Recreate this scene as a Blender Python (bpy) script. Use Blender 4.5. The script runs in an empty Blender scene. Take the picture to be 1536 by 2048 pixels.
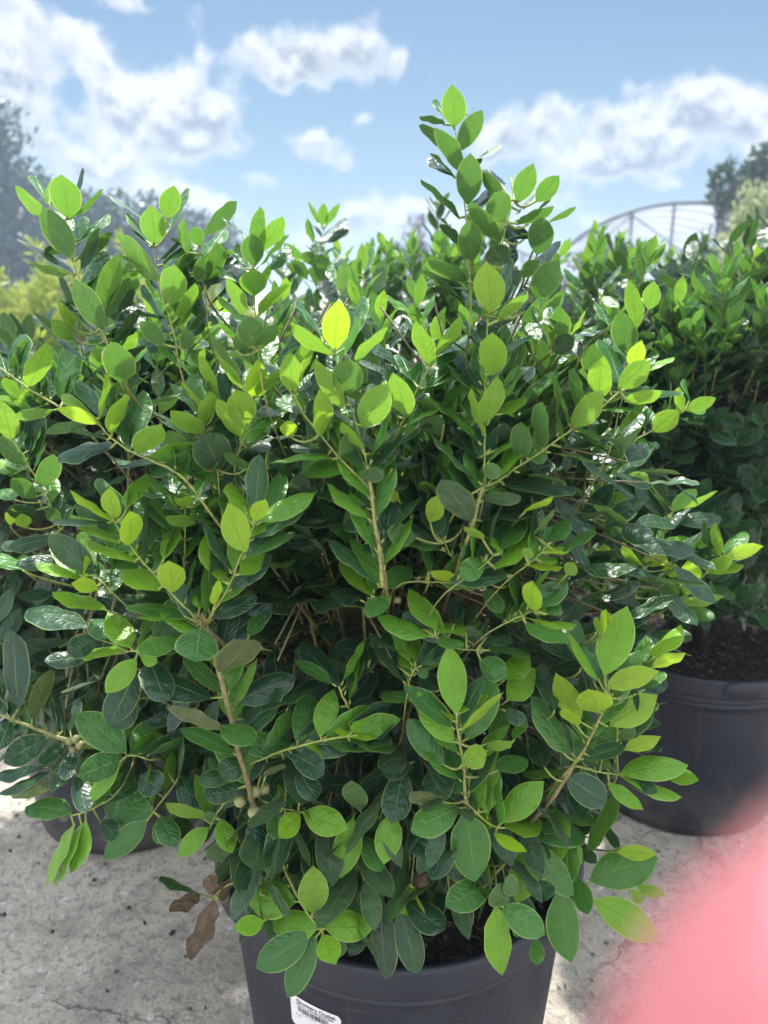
import bpy, math, random
import numpy as np
from mathutils import Vector, Matrix, noise as mnoise
R = math.radians
S = bpy.context.scene
C = S.collection
# ------------------------------------------------------------------ camera
FP = 1484.0                      # focal length in pixels of the 1536x2048 photograph
PITCH = R(16.7)
CAM = np.array([0, 0, .85])
FWD = np.array([0, math.cos(PITCH), -math.sin(PITCH)])
UPV = np.array([0, math.sin(PITCH), math.cos(PITCH)])
RGT = np.array([1., 0, 0])
cd = bpy.data.cameras.new('camera'); cam = bpy.data.objects.new('camera', cd); C.objects.link(cam)
cam.location = CAM; cam.rotation_euler = (R(90)-PITCH, 0, 0)
cd.sensor_fit = 'VERTICAL'; cd.sensor_height = 36; cd.sensor_width = 27
cd.lens = 36/2048*FP
cd.clip_start = .004; cd.clip_end = 3000
cd.dof.use_dof = True; cd.dof.focus_distance = .60; cd.dof.aperture_fstop = cd.lens/4.0
S.camera = cam
# ------------------------------------------------------------------ sun, exposure
SUN_EL, SUN_AZ = R(58), R(-8)    # azimuth from +Y, clockwise
sl = bpy.data.lights.new('sun', 'SUN'); so = bpy.data.objects.new('sun', sl); C.objects.link(so)
sl.energy = 3.4; sl.angle = R(1.5); sl.color = (1, .955, .88)
sd = Vector((math.sin(SUN_AZ)*math.cos(SUN_EL), math.cos(SUN_AZ)*math.cos(SUN_EL), math.sin(SUN_EL)))
so.rotation_euler = sd.to_track_quat('Z', 'Y').to_euler()
S.view_settings.view_transform = 'Standard'; S.view_settings.look = 'None'
S.view_settings.gamma = 1; S.view_settings.exposure = 1.3
S.cycles.max_bounces = 8; S.cycles.transparent_max_bounces = 8
# ------------------------------------------------------------------ node helper
class NT:
    def __init__(s, nt): s.nt = nt; s.nt.nodes.clear()
    def n(s, t, **k):
        nd = s.nt.nodes.new(t)
        for a, v in k.items():
            if a == 'i':
                for key, val in v.items():
                    sock = nd.inputs[key]
                    if isinstance(val, bpy.types.NodeSocket): s.nt.links.new(val, sock)
                    else: sock.default_value = val
            else: setattr(nd, a, v)
        return nd
    def m(s, op, *a, clamp=False):
        return s.n('ShaderNodeMath', operation=op, use_clamp=clamp, i={i: v for i, v in enumerate(a)}).outputs[0]
    def vm(s, op, *a):
        nd = s.n('ShaderNodeVectorMath', operation=op, i={i: v for i, v in enumerate(a)})
        return nd.outputs['Value' if op in ('DOT_PRODUCT', 'LENGTH') else 'Vector']
    def mix(s, f, a, b, mode='MIX'):
        nd = s.n('ShaderNodeMix', data_type='RGBA', blend_type=mode, i={0: f, 6: a, 7: b}); return nd.outputs[2]
    def sm(s, v, lo, hi, a=0., b=1.):
        return s.n('ShaderNodeMapRange', interpolation_type='SMOOTHSTEP', i={0: v, 1: lo, 2: hi, 3: a, 4: b}).outputs[0]
    def noise(s, vec, scale, detail=3, rough=.55, out=0, dist=0.):
        i = {'Scale': scale, 'Detail': detail, 'Roughness': rough, 'Distortion': dist}
        if vec is not None: i['Vector'] = vec
        return s.n('ShaderNodeTexNoise', i=i).outputs[out]
def mat(name):
    m = bpy.data.materials.new(name); m.use_nodes = True; return m, NT(m.node_tree)
def rgb(*c): return (*c, 1.)
def finish(N, sh, vol=None):
    o = N.n('ShaderNodeOutputMaterial'); N.nt.links.new(sh, o.inputs[0])
# ------------------------------------------------------------------ sky with scattered cumulus
def px_dir(x, y):
    v = FWD + RGT*(x-768)/FP + UPV*(1024-y)/FP
    return v/np.linalg.norm(v)
w = bpy.data.worlds.new('World'); S.world = w; w.use_nodes = True
N = NT(w.node_tree)
sky = N.n('ShaderNodeTexSky', sky_type='NISHITA', sun_disc=False, sun_elevation=SUN_EL, sun_rotation=SUN_AZ,
          altitude=0, air_density=1.0, dust_density=.6, ozone_density=2.0).outputs[0]
gen = N.n('ShaderNodeTexCoord').outputs['Generated']
xyz = N.n('ShaderNodeSeparateXYZ', i={0: gen}).outputs
az = N.m('ARCTAN2', xyz[0], xyz[1]); el = N.m('ARCSINE', xyz[2])
P = N.n('ShaderNodeCombineXYZ', i={0: az, 1: el}).outputs[0]
def dist_by(Pv, scale, amt, detail=3):
    nz = N.noise(gen, scale, detail, .55, out=1)
    d = N.vm('MULTIPLY', N.vm('SUBTRACT', nz, (.5, .5, .5)), (amt, amt, 0))
    return N.vm('ADD', Pv, d)
Pd = dist_by(dist_by(P, 9, .030, 2), 24, .034, 6)
blobs = [(20,60,75,95,1),(45,160,60,50,.9),(10,200,90,60,.8),(165,95,60,55,.8),(195,140,45,45,.7),(140,60,40,30,.7),
 (350,180,80,60,1.1),(430,245,80,65,1.1),(290,215,70,60,1.),(350,290,100,48,1.),(240,200,60,50,.8),(210,260,70,40,.7),
 (555,125,75,40,.95),(650,110,90,50,1.),(735,110,55,60,.95),(500,85,32,28,.8),(600,160,110,25,.6),(790,120,20,40,.7),
 (640,285,55,38,1.),(692,338,36,26,.85),(722,240,32,18,.75),(515,365,50,18,.6),
 (770,430,120,48,1.),(690,455,60,40,.9),(610,480,60,30,.6),(330,395,110,50,1.),(150,345,70,45,.9),(430,425,70,40,.9),(250,5,80,18,.9),
 (395,70,22,60,.6),(430,110,60,20,.3),(80,285,50,25,.7),(230,330,80,45,.7),
 (1080,250,95,55,1.1),(1000,285,60,40,1.),(1250,245,90,55,1.1),(1320,300,110,48,1.1),(1385,200,60,52,1.1),(1460,215,80,60,1.1),
 (1530,280,70,60,1.),(1190,330,120,42,1.),(1345,372,45,18,.8),(960,470,110,50,1.),(860,430,60,40,.8),(1220,440,90,25,.7),(1060,400,100,35,.7),(1290,165,30,20,.5),
 (1700,250,120,80,1.),(-150,200,140,90,1.),(-300,60,150,80,1.),(1900,380,160,80,1.)]
F = G = None
for (x, y, rx, ry, a) in blobs:
    d = px_dir(x, y); ca, ce = math.atan2(d[0], d[1]), math.asin(d[2])
    v = N.vm('MULTIPLY', N.vm('SUBTRACT', Pd, (ca, ce, 0)), (FP/rx*1.30, FP/ry*1.30, 0))
    wgt = N.m('MULTIPLY', N.m('EXPONENT', N.m('MULTIPLY', N.vm('DOT_PRODUCT', v, v), -1.)), a)
    vy = N.m('MULTIPLY', N.n('ShaderNodeSeparateXYZ', i={0: v}).outputs[1], wgt)
    F = wgt if F is None else N.m('ADD', F, wgt)
    G = vy if G is None else N.m('ADD', G, vy)
n1 = N.noise(gen, 26, 9, .58); nu = N.noise(N.vm('ADD', gen, (-.003, 0, .014)), 26, 5, .5); n2 = N.noise(gen, 11, 4, .5)
field = N.m('ADD', F, N.m('MULTIPLY', N.m('SUBTRACT', n1, .5), 1.7))
back = N.sm(xyz[1], .35, -.1)     # unseen sky behind: loose scattered cloud, added for frontal fill light
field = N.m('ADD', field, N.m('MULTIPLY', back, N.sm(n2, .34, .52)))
dens = N.sm(field, .28, 1.0)
hgt = N.m('DIVIDE', G, N.m('ADD', F, .15))
sh_ = N.m('ADD', N.m('MULTIPLY', hgt, -.95), N.m('MULTIPLY', N.m('SUBTRACT', n2, .5), 1.5))
sh_ = N.m('ADD', sh_, N.m('MULTIPLY', N.m('SUBTRACT', nu, n1), 3.0))
shade = N.m('MULTIPLY', N.sm(sh_, -.45, .65), N.sm(field, .5, 1.2))
ccol = N.mix(shade, rgb(2.95, 3.0, 3.1), rgb(1.1, 1.33, 1.65))
ccol = N.mix(back, ccol, rgb(7.2, 7.2, 7.2))   # unseen cloud behind the viewer, brightened to fill the camera-facing leaves
veil = N.m('MULTIPLY', N.sm(el, R(24), R(-2)), .42)
skyc = N.mix(veil, N.mix(1., sky, rgb(.215, .262, .272), 'MULTIPLY'), rgb(1.1, 1.5, 1.9))
col = N.mix(N.m('MULTIPLY', dens, .93), skyc, ccol)
sdot = N.vm('DOT_PRODUCT', gen, tuple(sd))       # unseen sky overhead and around the sun, brightened for fill and leaf sheen
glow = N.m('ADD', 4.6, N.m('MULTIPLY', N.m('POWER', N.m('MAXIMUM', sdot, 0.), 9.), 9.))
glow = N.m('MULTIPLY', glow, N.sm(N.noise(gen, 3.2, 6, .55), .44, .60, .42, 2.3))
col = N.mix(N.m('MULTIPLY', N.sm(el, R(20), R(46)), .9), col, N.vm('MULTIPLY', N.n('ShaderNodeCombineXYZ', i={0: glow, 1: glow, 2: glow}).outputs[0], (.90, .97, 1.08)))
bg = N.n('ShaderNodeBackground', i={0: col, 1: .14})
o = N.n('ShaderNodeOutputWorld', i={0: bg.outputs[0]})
# ------------------------------------------------------------------ object helpers
def tag(o, label=None, cat=None, group=None, kind=None):
    if label: o['label'] = label
    if cat: o['category'] = cat
    if group: o['group'] = group
    if kind: o['kind'] = kind
    return o
def thing(name, label, cat, loc=(0, 0, 0), group=None):
    o = bpy.data.objects.new(name, None); C.objects.link(o); o.location = loc; o.empty_display_size = .1
    return tag(o, label, cat, group)
def link(name, me, parent=None, mats=()):
    """link a mesh whose coordinates are in world space; parent is an unrotated Empty"""
    for m_ in mats: me.materials.append(m_)
    o = bpy.data.objects.new(name, me); C.objects.link(o)
    if parent:
        o.parent = parent
        p = parent; off = Vector((0, 0, 0))
        while p: off += p.location; p = p.parent
        me.transform(Matrix.Translation(-off))
    return o
def mesh_np(name, V, Fq, smooth=True, uv=None, col=None, mi=None):
    """V (n,3), Fq (m,4) quads or (m,3) tris, uv per vertex, col per vertex (rgba)"""
    me = bpy.data.meshes.new(name)
    V = np.asarray(V, float); Fq = np.asarray(Fq, int); k = Fq.shape[1]
    me.vertices.add(len(V)); me.vertices.foreach_set('co', V.ravel())
    me.loops.add(Fq.size); me.loops.foreach_set('vertex_index', Fq.ravel())
    me.polygons.add(len(Fq)); me.polygons.foreach_set('loop_start', np.arange(0, Fq.size, k))
    me.polygons.foreach_set('use_smooth', np.full(len(Fq), smooth))
    if mi is not None: me.polygons.foreach_set('material_index', np.asarray(mi, int))
    if uv is not None:
        l = me.uv_layers.new(name='UVMap'); l.data.foreach_set('uv', np.asarray(uv)[Fq.ravel()].ravel())
    if col is not None:
        a = me.color_attributes.new('tone', 'FLOAT_COLOR', 'POINT'); a.data.foreach_set('color', np.asarray(col, float).ravel())
    me.update(calc_edges=True); me.validate()
    return me
class Geo:
    """collects quads from several pieces into one mesh"""
    def __init__(s): s.V = []; s.F = []; s.C = []; s.M = []; s.n = 0
    def add(s, V, F, c=(0, 0, 0, 1), m=0):
        V = np.asarray(V, float); F = np.asarray(F, int)
        if F.shape[1] == 3: F = np.c_[F, F[:, 2]]
        s.V.append(V); s.F.append(F+s.n); s.n += len(V)
        c = np.asarray(c, float); s.C.append(c if c.ndim == 2 else np.tile(c, (len(V), 1))); s.M.append(np.full(len(F), m))
    def tube(s, pts, r0, r1=None, k=7, c=(0, 0, 0, 1), m=0, c1=None, cap=True):
        pts = np.asarray(pts, float); n = len(pts); r1 = r0 if r1 is None else r1
        T = np.gradient(pts, axis=0); T /= np.linalg.norm(T, axis=1)[:, None]+1e-12
        ref = np.array([0, 0, 1.]) if abs(T[0][2]) < .9 else np.array([1., 0, 0])
        a = np.arange(k)*2*math.pi/k; V = []
        for i in range(n):
            U = np.cross(T[i], ref); U /= np.linalg.norm(U); W = np.cross(T[i], U); ref = np.cross(U, T[i])*1.0
            r = r0+(r1-r0)*i/max(1, n-1) if np.isscalar(r0) else r0[i]
            V.append(pts[i]+r*(np.cos(a)[:, None]*U+np.sin(a)[:, None]*W))
        V = np.concatenate(V); F = []
        for i in range(n-1):
            for j in range(k): F.append((i*k+j, i*k+(j+1) % k, (i+1)*k+(j+1) % k, (i+1)*k+j))
        if cap:
            V = np.r_[V, [pts[0]], [pts[-1]]]
            for j in range(k):
                F.append((n*k, (j+1) % k, j, j)); F.append((n*k+1, (n-1)*k+j, (n-1)*k+(j+1) % k, (n-1)*k+(j+1) % k))
        cc = np.asarray(c, float)
        if c1 is not None:
            f = np.repeat(np.linspace(0, 1, n), k)[:, None]; cc = cc*(1-f)+np.asarray(c1)*f
            if cap: cc = np.r_[cc, [np.asarray(c, float)], [np.asarray(c1, float)]]
        s.add(V, F, cc, m)
    def lathe(s, prof, cen, k=64, c=(0, 0, 0, 1), m=0, wob=None):
        a = np.arange(k)*2*math.pi/k; V = []; n = len(prof)
        for (r, z) in prof: V.append(np.c_[cen[0]+r*np.cos(a), cen[1]+r*np.sin(a), np.full(k, cen[2]+z)])
        F = [(i*k+j, i*k+(j+1) % k, (i+1)*k+(j+1) % k, (i+1)*k+j) for i in range(n-1) for j in range(k)]
        s.add(np.concatenate(V), F, c, m)
    def box(s, p0, p1, w, h, c=(0, 0, 0, 1), m=0):
        p0 = np.asarray(p0, float); p1 = np.asarray(p1, float); t = p1-p0; t /= np.linalg.norm(t)
        r = np.array([0, 0, 1.]) if abs(t[2]) < .9 else np.array([0, 1., 0])
        u = np.cross(t, r); u /= np.linalg.norm(u); v = np.cross(u, t)
        q = [p+a*u*w/2+b*v*h/2 for p in (p0, p1) for a, b in ((-1, -1), (1, -1), (1, 1), (-1, 1))]
        s.add(q, [(0, 3, 2, 1), (4, 5, 6, 7), (0, 1, 5, 4), (1, 2, 6, 5), (2, 3, 7, 6), (3, 0, 4, 7)], c, m)
    def mesh(s, name, smooth=True):
        V = np.concatenate(s.V); F = np.concatenate(s.F)
        me = bpy.data.meshes.new(name)
        tri = F[:, 2] == F[:, 3]
        cnt = np.where(tri, 3, 4); keep = np.ones(F.shape, bool); keep[tri, 3] = False
        li = F[keep]; st = np.r_[0, np.cumsum(cnt)[:-1]]
        me.vertices.add(len(V)); me.vertices.foreach_set('co', V.ravel())
        me.loops.add(len(li)); me.loops.foreach_set('vertex_index', li)
        me.polygons.add(len(F)); me.polygons.foreach_set('loop_start', st)
        me.polygons.foreach_set('use_smooth', np.full(len(F), smooth)); me.polygons.foreach_set('material_index', np.concatenate(s.M))
        a = me.color_attributes.new('tone', 'FLOAT_COLOR', 'POINT'); a.data.foreach_set('color', np.concatenate(s.C).ravel())
        me.update(calc_edges=True); me.validate(); return me
# ------------------------------------------------------------------ materials
def leaf_material():
    m, N = mat('holly_leaf')
    tone = N.n('ShaderNodeVertexColor', layer_name='tone'); tc = N.n('ShaderNodeSeparateColor', i={0: tone.outputs[0]}).outputs
    age, rnd, dead = tc[0], tc[1], tc[2]
    uv = N.n('ShaderNodeSeparateXYZ', i={0: N.n('ShaderNodeUVMap').outputs[0]}).outputs
    t = uv[0]; v = N.m('ABSOLUTE', N.m('MULTIPLY', N.m('SUBTRACT', uv[1], .5), 2.))
    geo = N.n('ShaderNodeNewGeometry'); pos = N.n('ShaderNodeTexCoord').outputs['Object']; bf = geo.outputs['Backfacing']
    def ramp(stops):
        r = N.n('ShaderNodeValToRGB', i={0: age}); e = r.color_ramp.elements
        e[0].position, e[0].color = stops[0][0], rgb(*stops[0][1]); e[1].position, e[1].color = stops[-1][0], rgb(*stops[-1][1])
        for p_, c_ in stops[1:-1]:
            x = e.new(p_); x.color = rgb(*c_)
        return r.outputs[0]
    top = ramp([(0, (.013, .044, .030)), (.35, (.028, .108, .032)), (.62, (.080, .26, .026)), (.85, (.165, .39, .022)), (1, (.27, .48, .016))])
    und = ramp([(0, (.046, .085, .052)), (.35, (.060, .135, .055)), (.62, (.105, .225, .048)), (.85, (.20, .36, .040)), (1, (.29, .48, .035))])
    trn = ramp([(0, (.04, .11, .02)), (.35, (.09, .22, .03)), (.62, (.14, .34, .04)), (.85, (.26, .48, .035)), (1, (.40, .62, .03))])
    und = N.mix(N.m('MULTIPLY', dead, .55), und, rgb(.17, .145, .055))
    # side veins and blistering between them
    vein = N.m('ADD', N.m('MULTIPLY', t, 46.), N.m('MULTIPLY', v, -15.))
    big = N.noise(pos, 60, 3, .6)
    sv = N.m('SINE', N.m('ADD', vein, N.m('MULTIPLY', N.noise(pos, 90, 2), 8.)))
    blo = N.noise(pos, 125, 1.5, .5)
    mot = N.noise(pos, 320, 3, .6)
    edge = N.sm(v, .915, .955); mid = N.m('SUBTRACT', 1., N.sm(v, .018, .065)); mid = N.m('MULTIPLY', mid, N.sm(t, 1.05, .5))
    big = N.noise(pos, 60, 3, .6)
    def dress(c, e_amt, m_amt):
        c = N.mix(N.m('MULTIPLY', N.sm(mot, .35, .7), .18), c, N.mix(1., c, rgb(1.7, 1.5, 1.2), 'MULTIPLY'))
        c = N.mix(N.m('MULTIPLY', N.sm(big, .42, .68), .30), c, N.mix(1., c, rgb(.62, .72, .8), 'MULTIPLY'))
        c = N.mix(N.m('MULTIPLY', rnd, .45), c, N.mix(1., c, rgb(1.35, 1.12, .9), 'MULTIPLY'))
        c = N.mix(N.m('MULTIPLY', N.sm(sv, .88, 1.), .07), c, rgb(.2, .3, .09))
        c = N.mix(N.m('MULTIPLY', mid, m_amt), c, rgb(.27, .37, .11))
        return N.mix(N.m('MULTIPLY', N.m('MULTIPLY', edge, N.m('ADD', .38, N.m('MULTIPLY', age, .6))), e_amt), c, rgb(.42, .55, .17))
    top = dress(top, .75, .4); und = dress(und, .6, .35)
    colr = N.mix(bf, top, und)
    deadc = N.mix(N.sm(big, .35, .65), rgb(.085, .062, .042), rgb(.17, .125, .08))
    isd = N.sm(dead, .75, .9)
    colr = N.mix(isd, colr, deadc)
    h = N.m('ADD', N.m('MULTIPLY', sv, N.m('MULTIPLY', N.sm(big, .3, .75), .24)), N.m('MULTIPLY', blo, 3.6)); h = N.m('SUBTRACT', h, N.m('MULTIPLY', mid, .9))
    bump = N.n('ShaderNodeBump', i={'Strength': .55, 'Distance': .0012, 'Height': h}).outputs[0]
    rough = N.m('ADD', N.m('ADD', .35, N.m('MULTIPLY', bf, .15)), N.m('MULTIPLY', N.sm(mot, .5, .75), .14))
    pb = N.n('ShaderNodeBsdfPrincipled', i={'Base Color': colr, 'Roughness': rough, 'Normal': bump, 'Specular IOR Level': .5})
    trc = N.mix(N.m('MULTIPLY', edge, .5), trn, rgb(.6, .7, .1)); trc = N.mix(N.m('MULTIPLY', mid, .4), trc, rgb(.1, .2, .02))
    trc = N.mix(N.m('MULTIPLY', rnd, .3), trc, N.mix(1., trc, rgb(1.25, 1.05, .8), 'MULTIPLY')); trc = N.mix(isd, trc, rgb(.2, .1, .05))
    tb = N.n('ShaderNodeBsdfTranslucent', i={0: trc, 'Normal': bump})
    f = N.m('ADD', .18, N.m('MULTIPLY', age, .27)); f = N.m('MULTIPLY', f, N.m('SUBTRACT', 1., N.m('MULTIPLY', isd, .6)))
    mx = N.n('ShaderNodeMixShader', i={0: f, 1: pb.outputs[0], 2: tb.outputs[0]})
    finish(N, mx.outputs[0]); return m
M_LEAF = leaf_material()
def stem_material():
    m, N = mat('holly_stem')
    tone = N.n('ShaderNodeVertexColor', layer_name='tone'); a = N.n('ShaderNodeSeparateColor', i={0: tone.outputs[0]}).outputs[0]
    pos = N.n('ShaderNodeTexCoord').outputs['Object']
    n_ = N.noise(pos, 260, 4, .65); r = N.n('ShaderNodeValToRGB', i={0: a}); e = r.color_ramp.elements
    e[0].color = rgb(.045, .036, .028); e[1].color = rgb(.27, .34, .07); x = e.new(.45); x.color = rgb(.25, .22, .09); x = e.new(.2); x.color = rgb(.11, .08, .048)
    c = N.mix(N.sm(n_, .4, .7), r.outputs[0], N.mix(1., r.outputs[0], rgb(.55, .5, .45), 'MULTIPLY'))
    b = N.n('ShaderNodeBump', i={'Strength': .5, 'Distance': .0012, 'Height': n_}).outputs[0]
    finish(N, N.n('ShaderNodeBsdfPrincipled', i={'Base Color': c, 'Roughness': .55, 'Normal': b}).outputs[0]); return m
M_STEM = stem_material()
def simple(name, c0, c1, scale, rough=.6, bump=.3, dist=.01, detail=5, spec=.5, coord='Object', thr=(.35, .65), **kw):
    m, N = mat(name); pos = N.n('ShaderNodeTexCoord').outputs[coord]
    n_ = N.noise(pos, scale, detail, .6); c = N.mix(N.sm(n_, *thr), rgb(*c0), rgb(*c1))
    b = N.n('ShaderNodeBump', i={'Strength': bump, 'Distance': dist, 'Height': n_}).outputs[0]
    i = {'Base Color': c, 'Roughness': rough, 'Normal': b, 'Specular IOR Level': spec}; i.update(kw)
    finish(N, N.n('ShaderNodeBsdfPrincipled', i=i).outputs[0]); return m
def pot_material():
    m, N = mat('pot_plastic'); pos = N.n('ShaderNodeTexCoord').outputs['Object']
    a = N.noise(pos, 14, 5, .6); g = N.noise(pos, 420, 2, .5); sp = N.noise(pos, 90, 4, .7)
    c = N.mix(N.sm(a, .35, .7), rgb(.011, .013, .023), rgb(.018, .021, .033))
    c = N.mix(N.m('MULTIPLY', N.sm(sp, .62, .74), .35), c, rgb(.16, .15, .14))
    v = N.n('ShaderNodeTexVoronoi', i={'Vector': pos, 'Scale': 130}).outputs[0]
    c = N.mix(N.m('MULTIPLY', N.sm(v, .10, .04), .5), c, rgb(.25, .25, .25))
    pz = N.n('ShaderNodeSeparateXYZ', i={0: pos}).outputs[2]
    dr_ = N.noise(N.vm('MULTIPLY', pos, (60, 60, 7)), 1., 5, .65); sc = N.noise(N.vm('MULTIPLY', pos, (12, 12, 150)), 1., 4, .6)
    c = N.mix(N.m('MULTIPLY', N.sm(dr_, .56, .72), .22), c, rgb(.12, .11, .10))
    c = N.mix(N.m('MULTIPLY', N.sm(sc, .62, .70), .30), c, rgb(.09, .09, .10))
    c = N.mix(N.m('MULTIPLY', N.m('MULTIPLY', N.sm(pz, .13, .0), N.sm(a, .3, .6)), .5), c, rgb(.16, .14, .12))
    b = N.n('ShaderNodeBump', i={'Strength': .25, 'Distance': .0008, 'Height': N.m('ADD', g, N.m('MULTIPLY', a, 2.))}).outputs[0]
    r = N.m('ADD', .38, N.m('MULTIPLY', sp, .25))
    finish(N, N.n('ShaderNodeBsdfPrincipled', i={'Base Color': c, 'Roughness': r, 'Normal': b}).outputs[0]); return m
M_POT = pot_material()
M_SOIL = simple('potting_mix', (.012, .009, .008), (.035, .027, .022), 180, .95, .9, .006)
def chip_material():
    m, N = mat('bark_chip'); tone = N.n('ShaderNodeVertexColor', layer_name='tone').outputs[0]
    pos = N.n('ShaderNodeTexCoord').outputs['Object']; n_ = N.noise(pos, 240, 3, .6)
    c = N.mix(N.sm(n_, .3, .7), N.mix(1., tone, rgb(.5, .5, .5), 'MULTIPLY'), tone)
    finish(N, N.n('ShaderNodeBsdfPrincipled', i={'Base Color': c, 'Roughness': .9}).outputs[0]); return m
M_CHIP = chip_material()
M_BERRY = simple('green_berry', (.30, .29, .13), (.19, .20, .08), 180, .5, .15, .001)
M_CALYX = simple('berry_scar', (.05, .035, .02), (.09, .06, .03), 300, .8)
def concrete():
    m, N = mat('concrete'); pos = N.n('ShaderNodeTexCoord').outputs['Object']
    p2 = N.vm('ADD', pos, N.vm('MULTIPLY', N.vm('SUBTRACT', N.noise(pos, 9, 3, out=1), (.5, .5, .5)), (.05, .05, 0)))
    big = N.noise(p2, 2.6, 5, .6); med = N.noise(p2, 15, 6, .68); fine = N.noise(pos, 75, 5, .72); vf = N.noise(pos, 210, 3, .7)
    c = N.mix(N.sm(big, .35, .65), rgb(.385, .345, .29), rgb(.53, .48, .405))
    c = N.mix(N.m('MULTIPLY', N.sm(med, .45, .64), .6), c, rgb(.25, .225, .19))
    c = N.mix(N.m('MULTIPLY', N.sm(fine, .50, .62), .72), c, rgb(.19, .178, .16))
    c = N.mix(N.m('MULTIPLY', N.sm(vf, .54, .64), .45), c, rgb(.12, .115, .11))
    c = N.mix(N.m('MULTIPLY', N.sm(vf, .42, .34), .5), c, rgb(.60, .57, .54))
    w2 = N.noise(p2, 31, 7, .74); c = N.mix(N.m('MULTIPLY', N.sm(w2, .585, .65), .8), c, rgb(.70, .68, .65))
    st = N.noise(p2, 6.5, 5, .6); c = N.mix(N.m('MULTIPLY', N.sm(st, .56, .68), .38), c, rgb(.34, .27, .20))
    dk = N.n('ShaderNodeTexVoronoi', i={'Vector': p2, 'Scale': 46.}).outputs
    c = N.mix(N.m('MULTIPLY', N.m('MULTIPLY', N.sm(dk[0], .15, .07), N.sm(st, .48, .58)), .7), c, rgb(.055, .05, .048))
    cr = N.n('ShaderNodeTexVoronoi', feature='DISTANCE_TO_EDGE', i={'Vector': N.vm('ADD', p2, N.vm('MULTIPLY', N.noise(pos, 22, 4, out=1), (.09, .09, 0))), 'Scale': 3.4}).outputs[0]
    crm = N.m('MULTIPLY', N.sm(cr, .012, .003), N.sm(N.noise(pos, 5, 2), .5, .6))
    c = N.mix(N.m('MULTIPLY', crm, .45), c, rgb(.05, .045, .04))
    h = N.m('ADD', N.m('MULTIPLY', fine, .9), N.m('ADD', N.m('MULTIPLY', vf, .5), N.m('MULTIPLY', med, 1.2)))
    h = N.m('SUBTRACT', h, N.m('MULTIPLY', crm, 1.)); co = N.noise(p2, 5, 4, .6); c = N.mix(N.m('MULTIPLY', N.sm(co, .50, .66), .42), c, rgb(.20, .185, .165)); c = N.mix(N.m('MULTIPLY', N.sm(co, .44, .34), .35), c, rgb(.68, .64, .58))
    b = N.n('ShaderNodeBump', i={'Strength': .8, 'Distance': .004, 'Height': h}).outputs[0]
    finish(N, N.n('ShaderNodeBsdfPrincipled', i={'Base Color': c, 'Roughness': .85, 'Normal': b, 'Specular IOR Level': .3}).outputs[0]); return m
M_CONC = concrete()
M_PAPER = simple('tag_paper', (.74, .74, .76), (.80, .80, .82), 60, .45, .05, .001)
M_INK = simple('tag_ink', (.03, .03, .035), (.05, .05, .06), 400, .5, 0.)
def tree_leaf(name, dark, light, tr, f=.3, rough=.5):
    m, N = mat(name); tone = N.n('ShaderNodeVertexColor', layer_name='tone'); a = N.n('ShaderNodeSeparateColor', i={0: tone.outputs[0]}).outputs[0]
    c = N.mix(a, rgb(*dark), rgb(*light)); pb = N.n('ShaderNodeBsdfPrincipled', i={'Base Color': c, 'Roughness': rough})
    tb = N.n('ShaderNodeBsdfTranslucent', i={0: rgb(*tr)})
    finish(N, N.n('ShaderNodeMixShader', i={0: f, 1: pb.outputs[0], 2: tb.outputs[0]}).outputs[0]); return m
M_BARK = simple('tree_bark', (.06, .05, .04), (.13, .11, .09), 12, .9, .6, .03)
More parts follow.
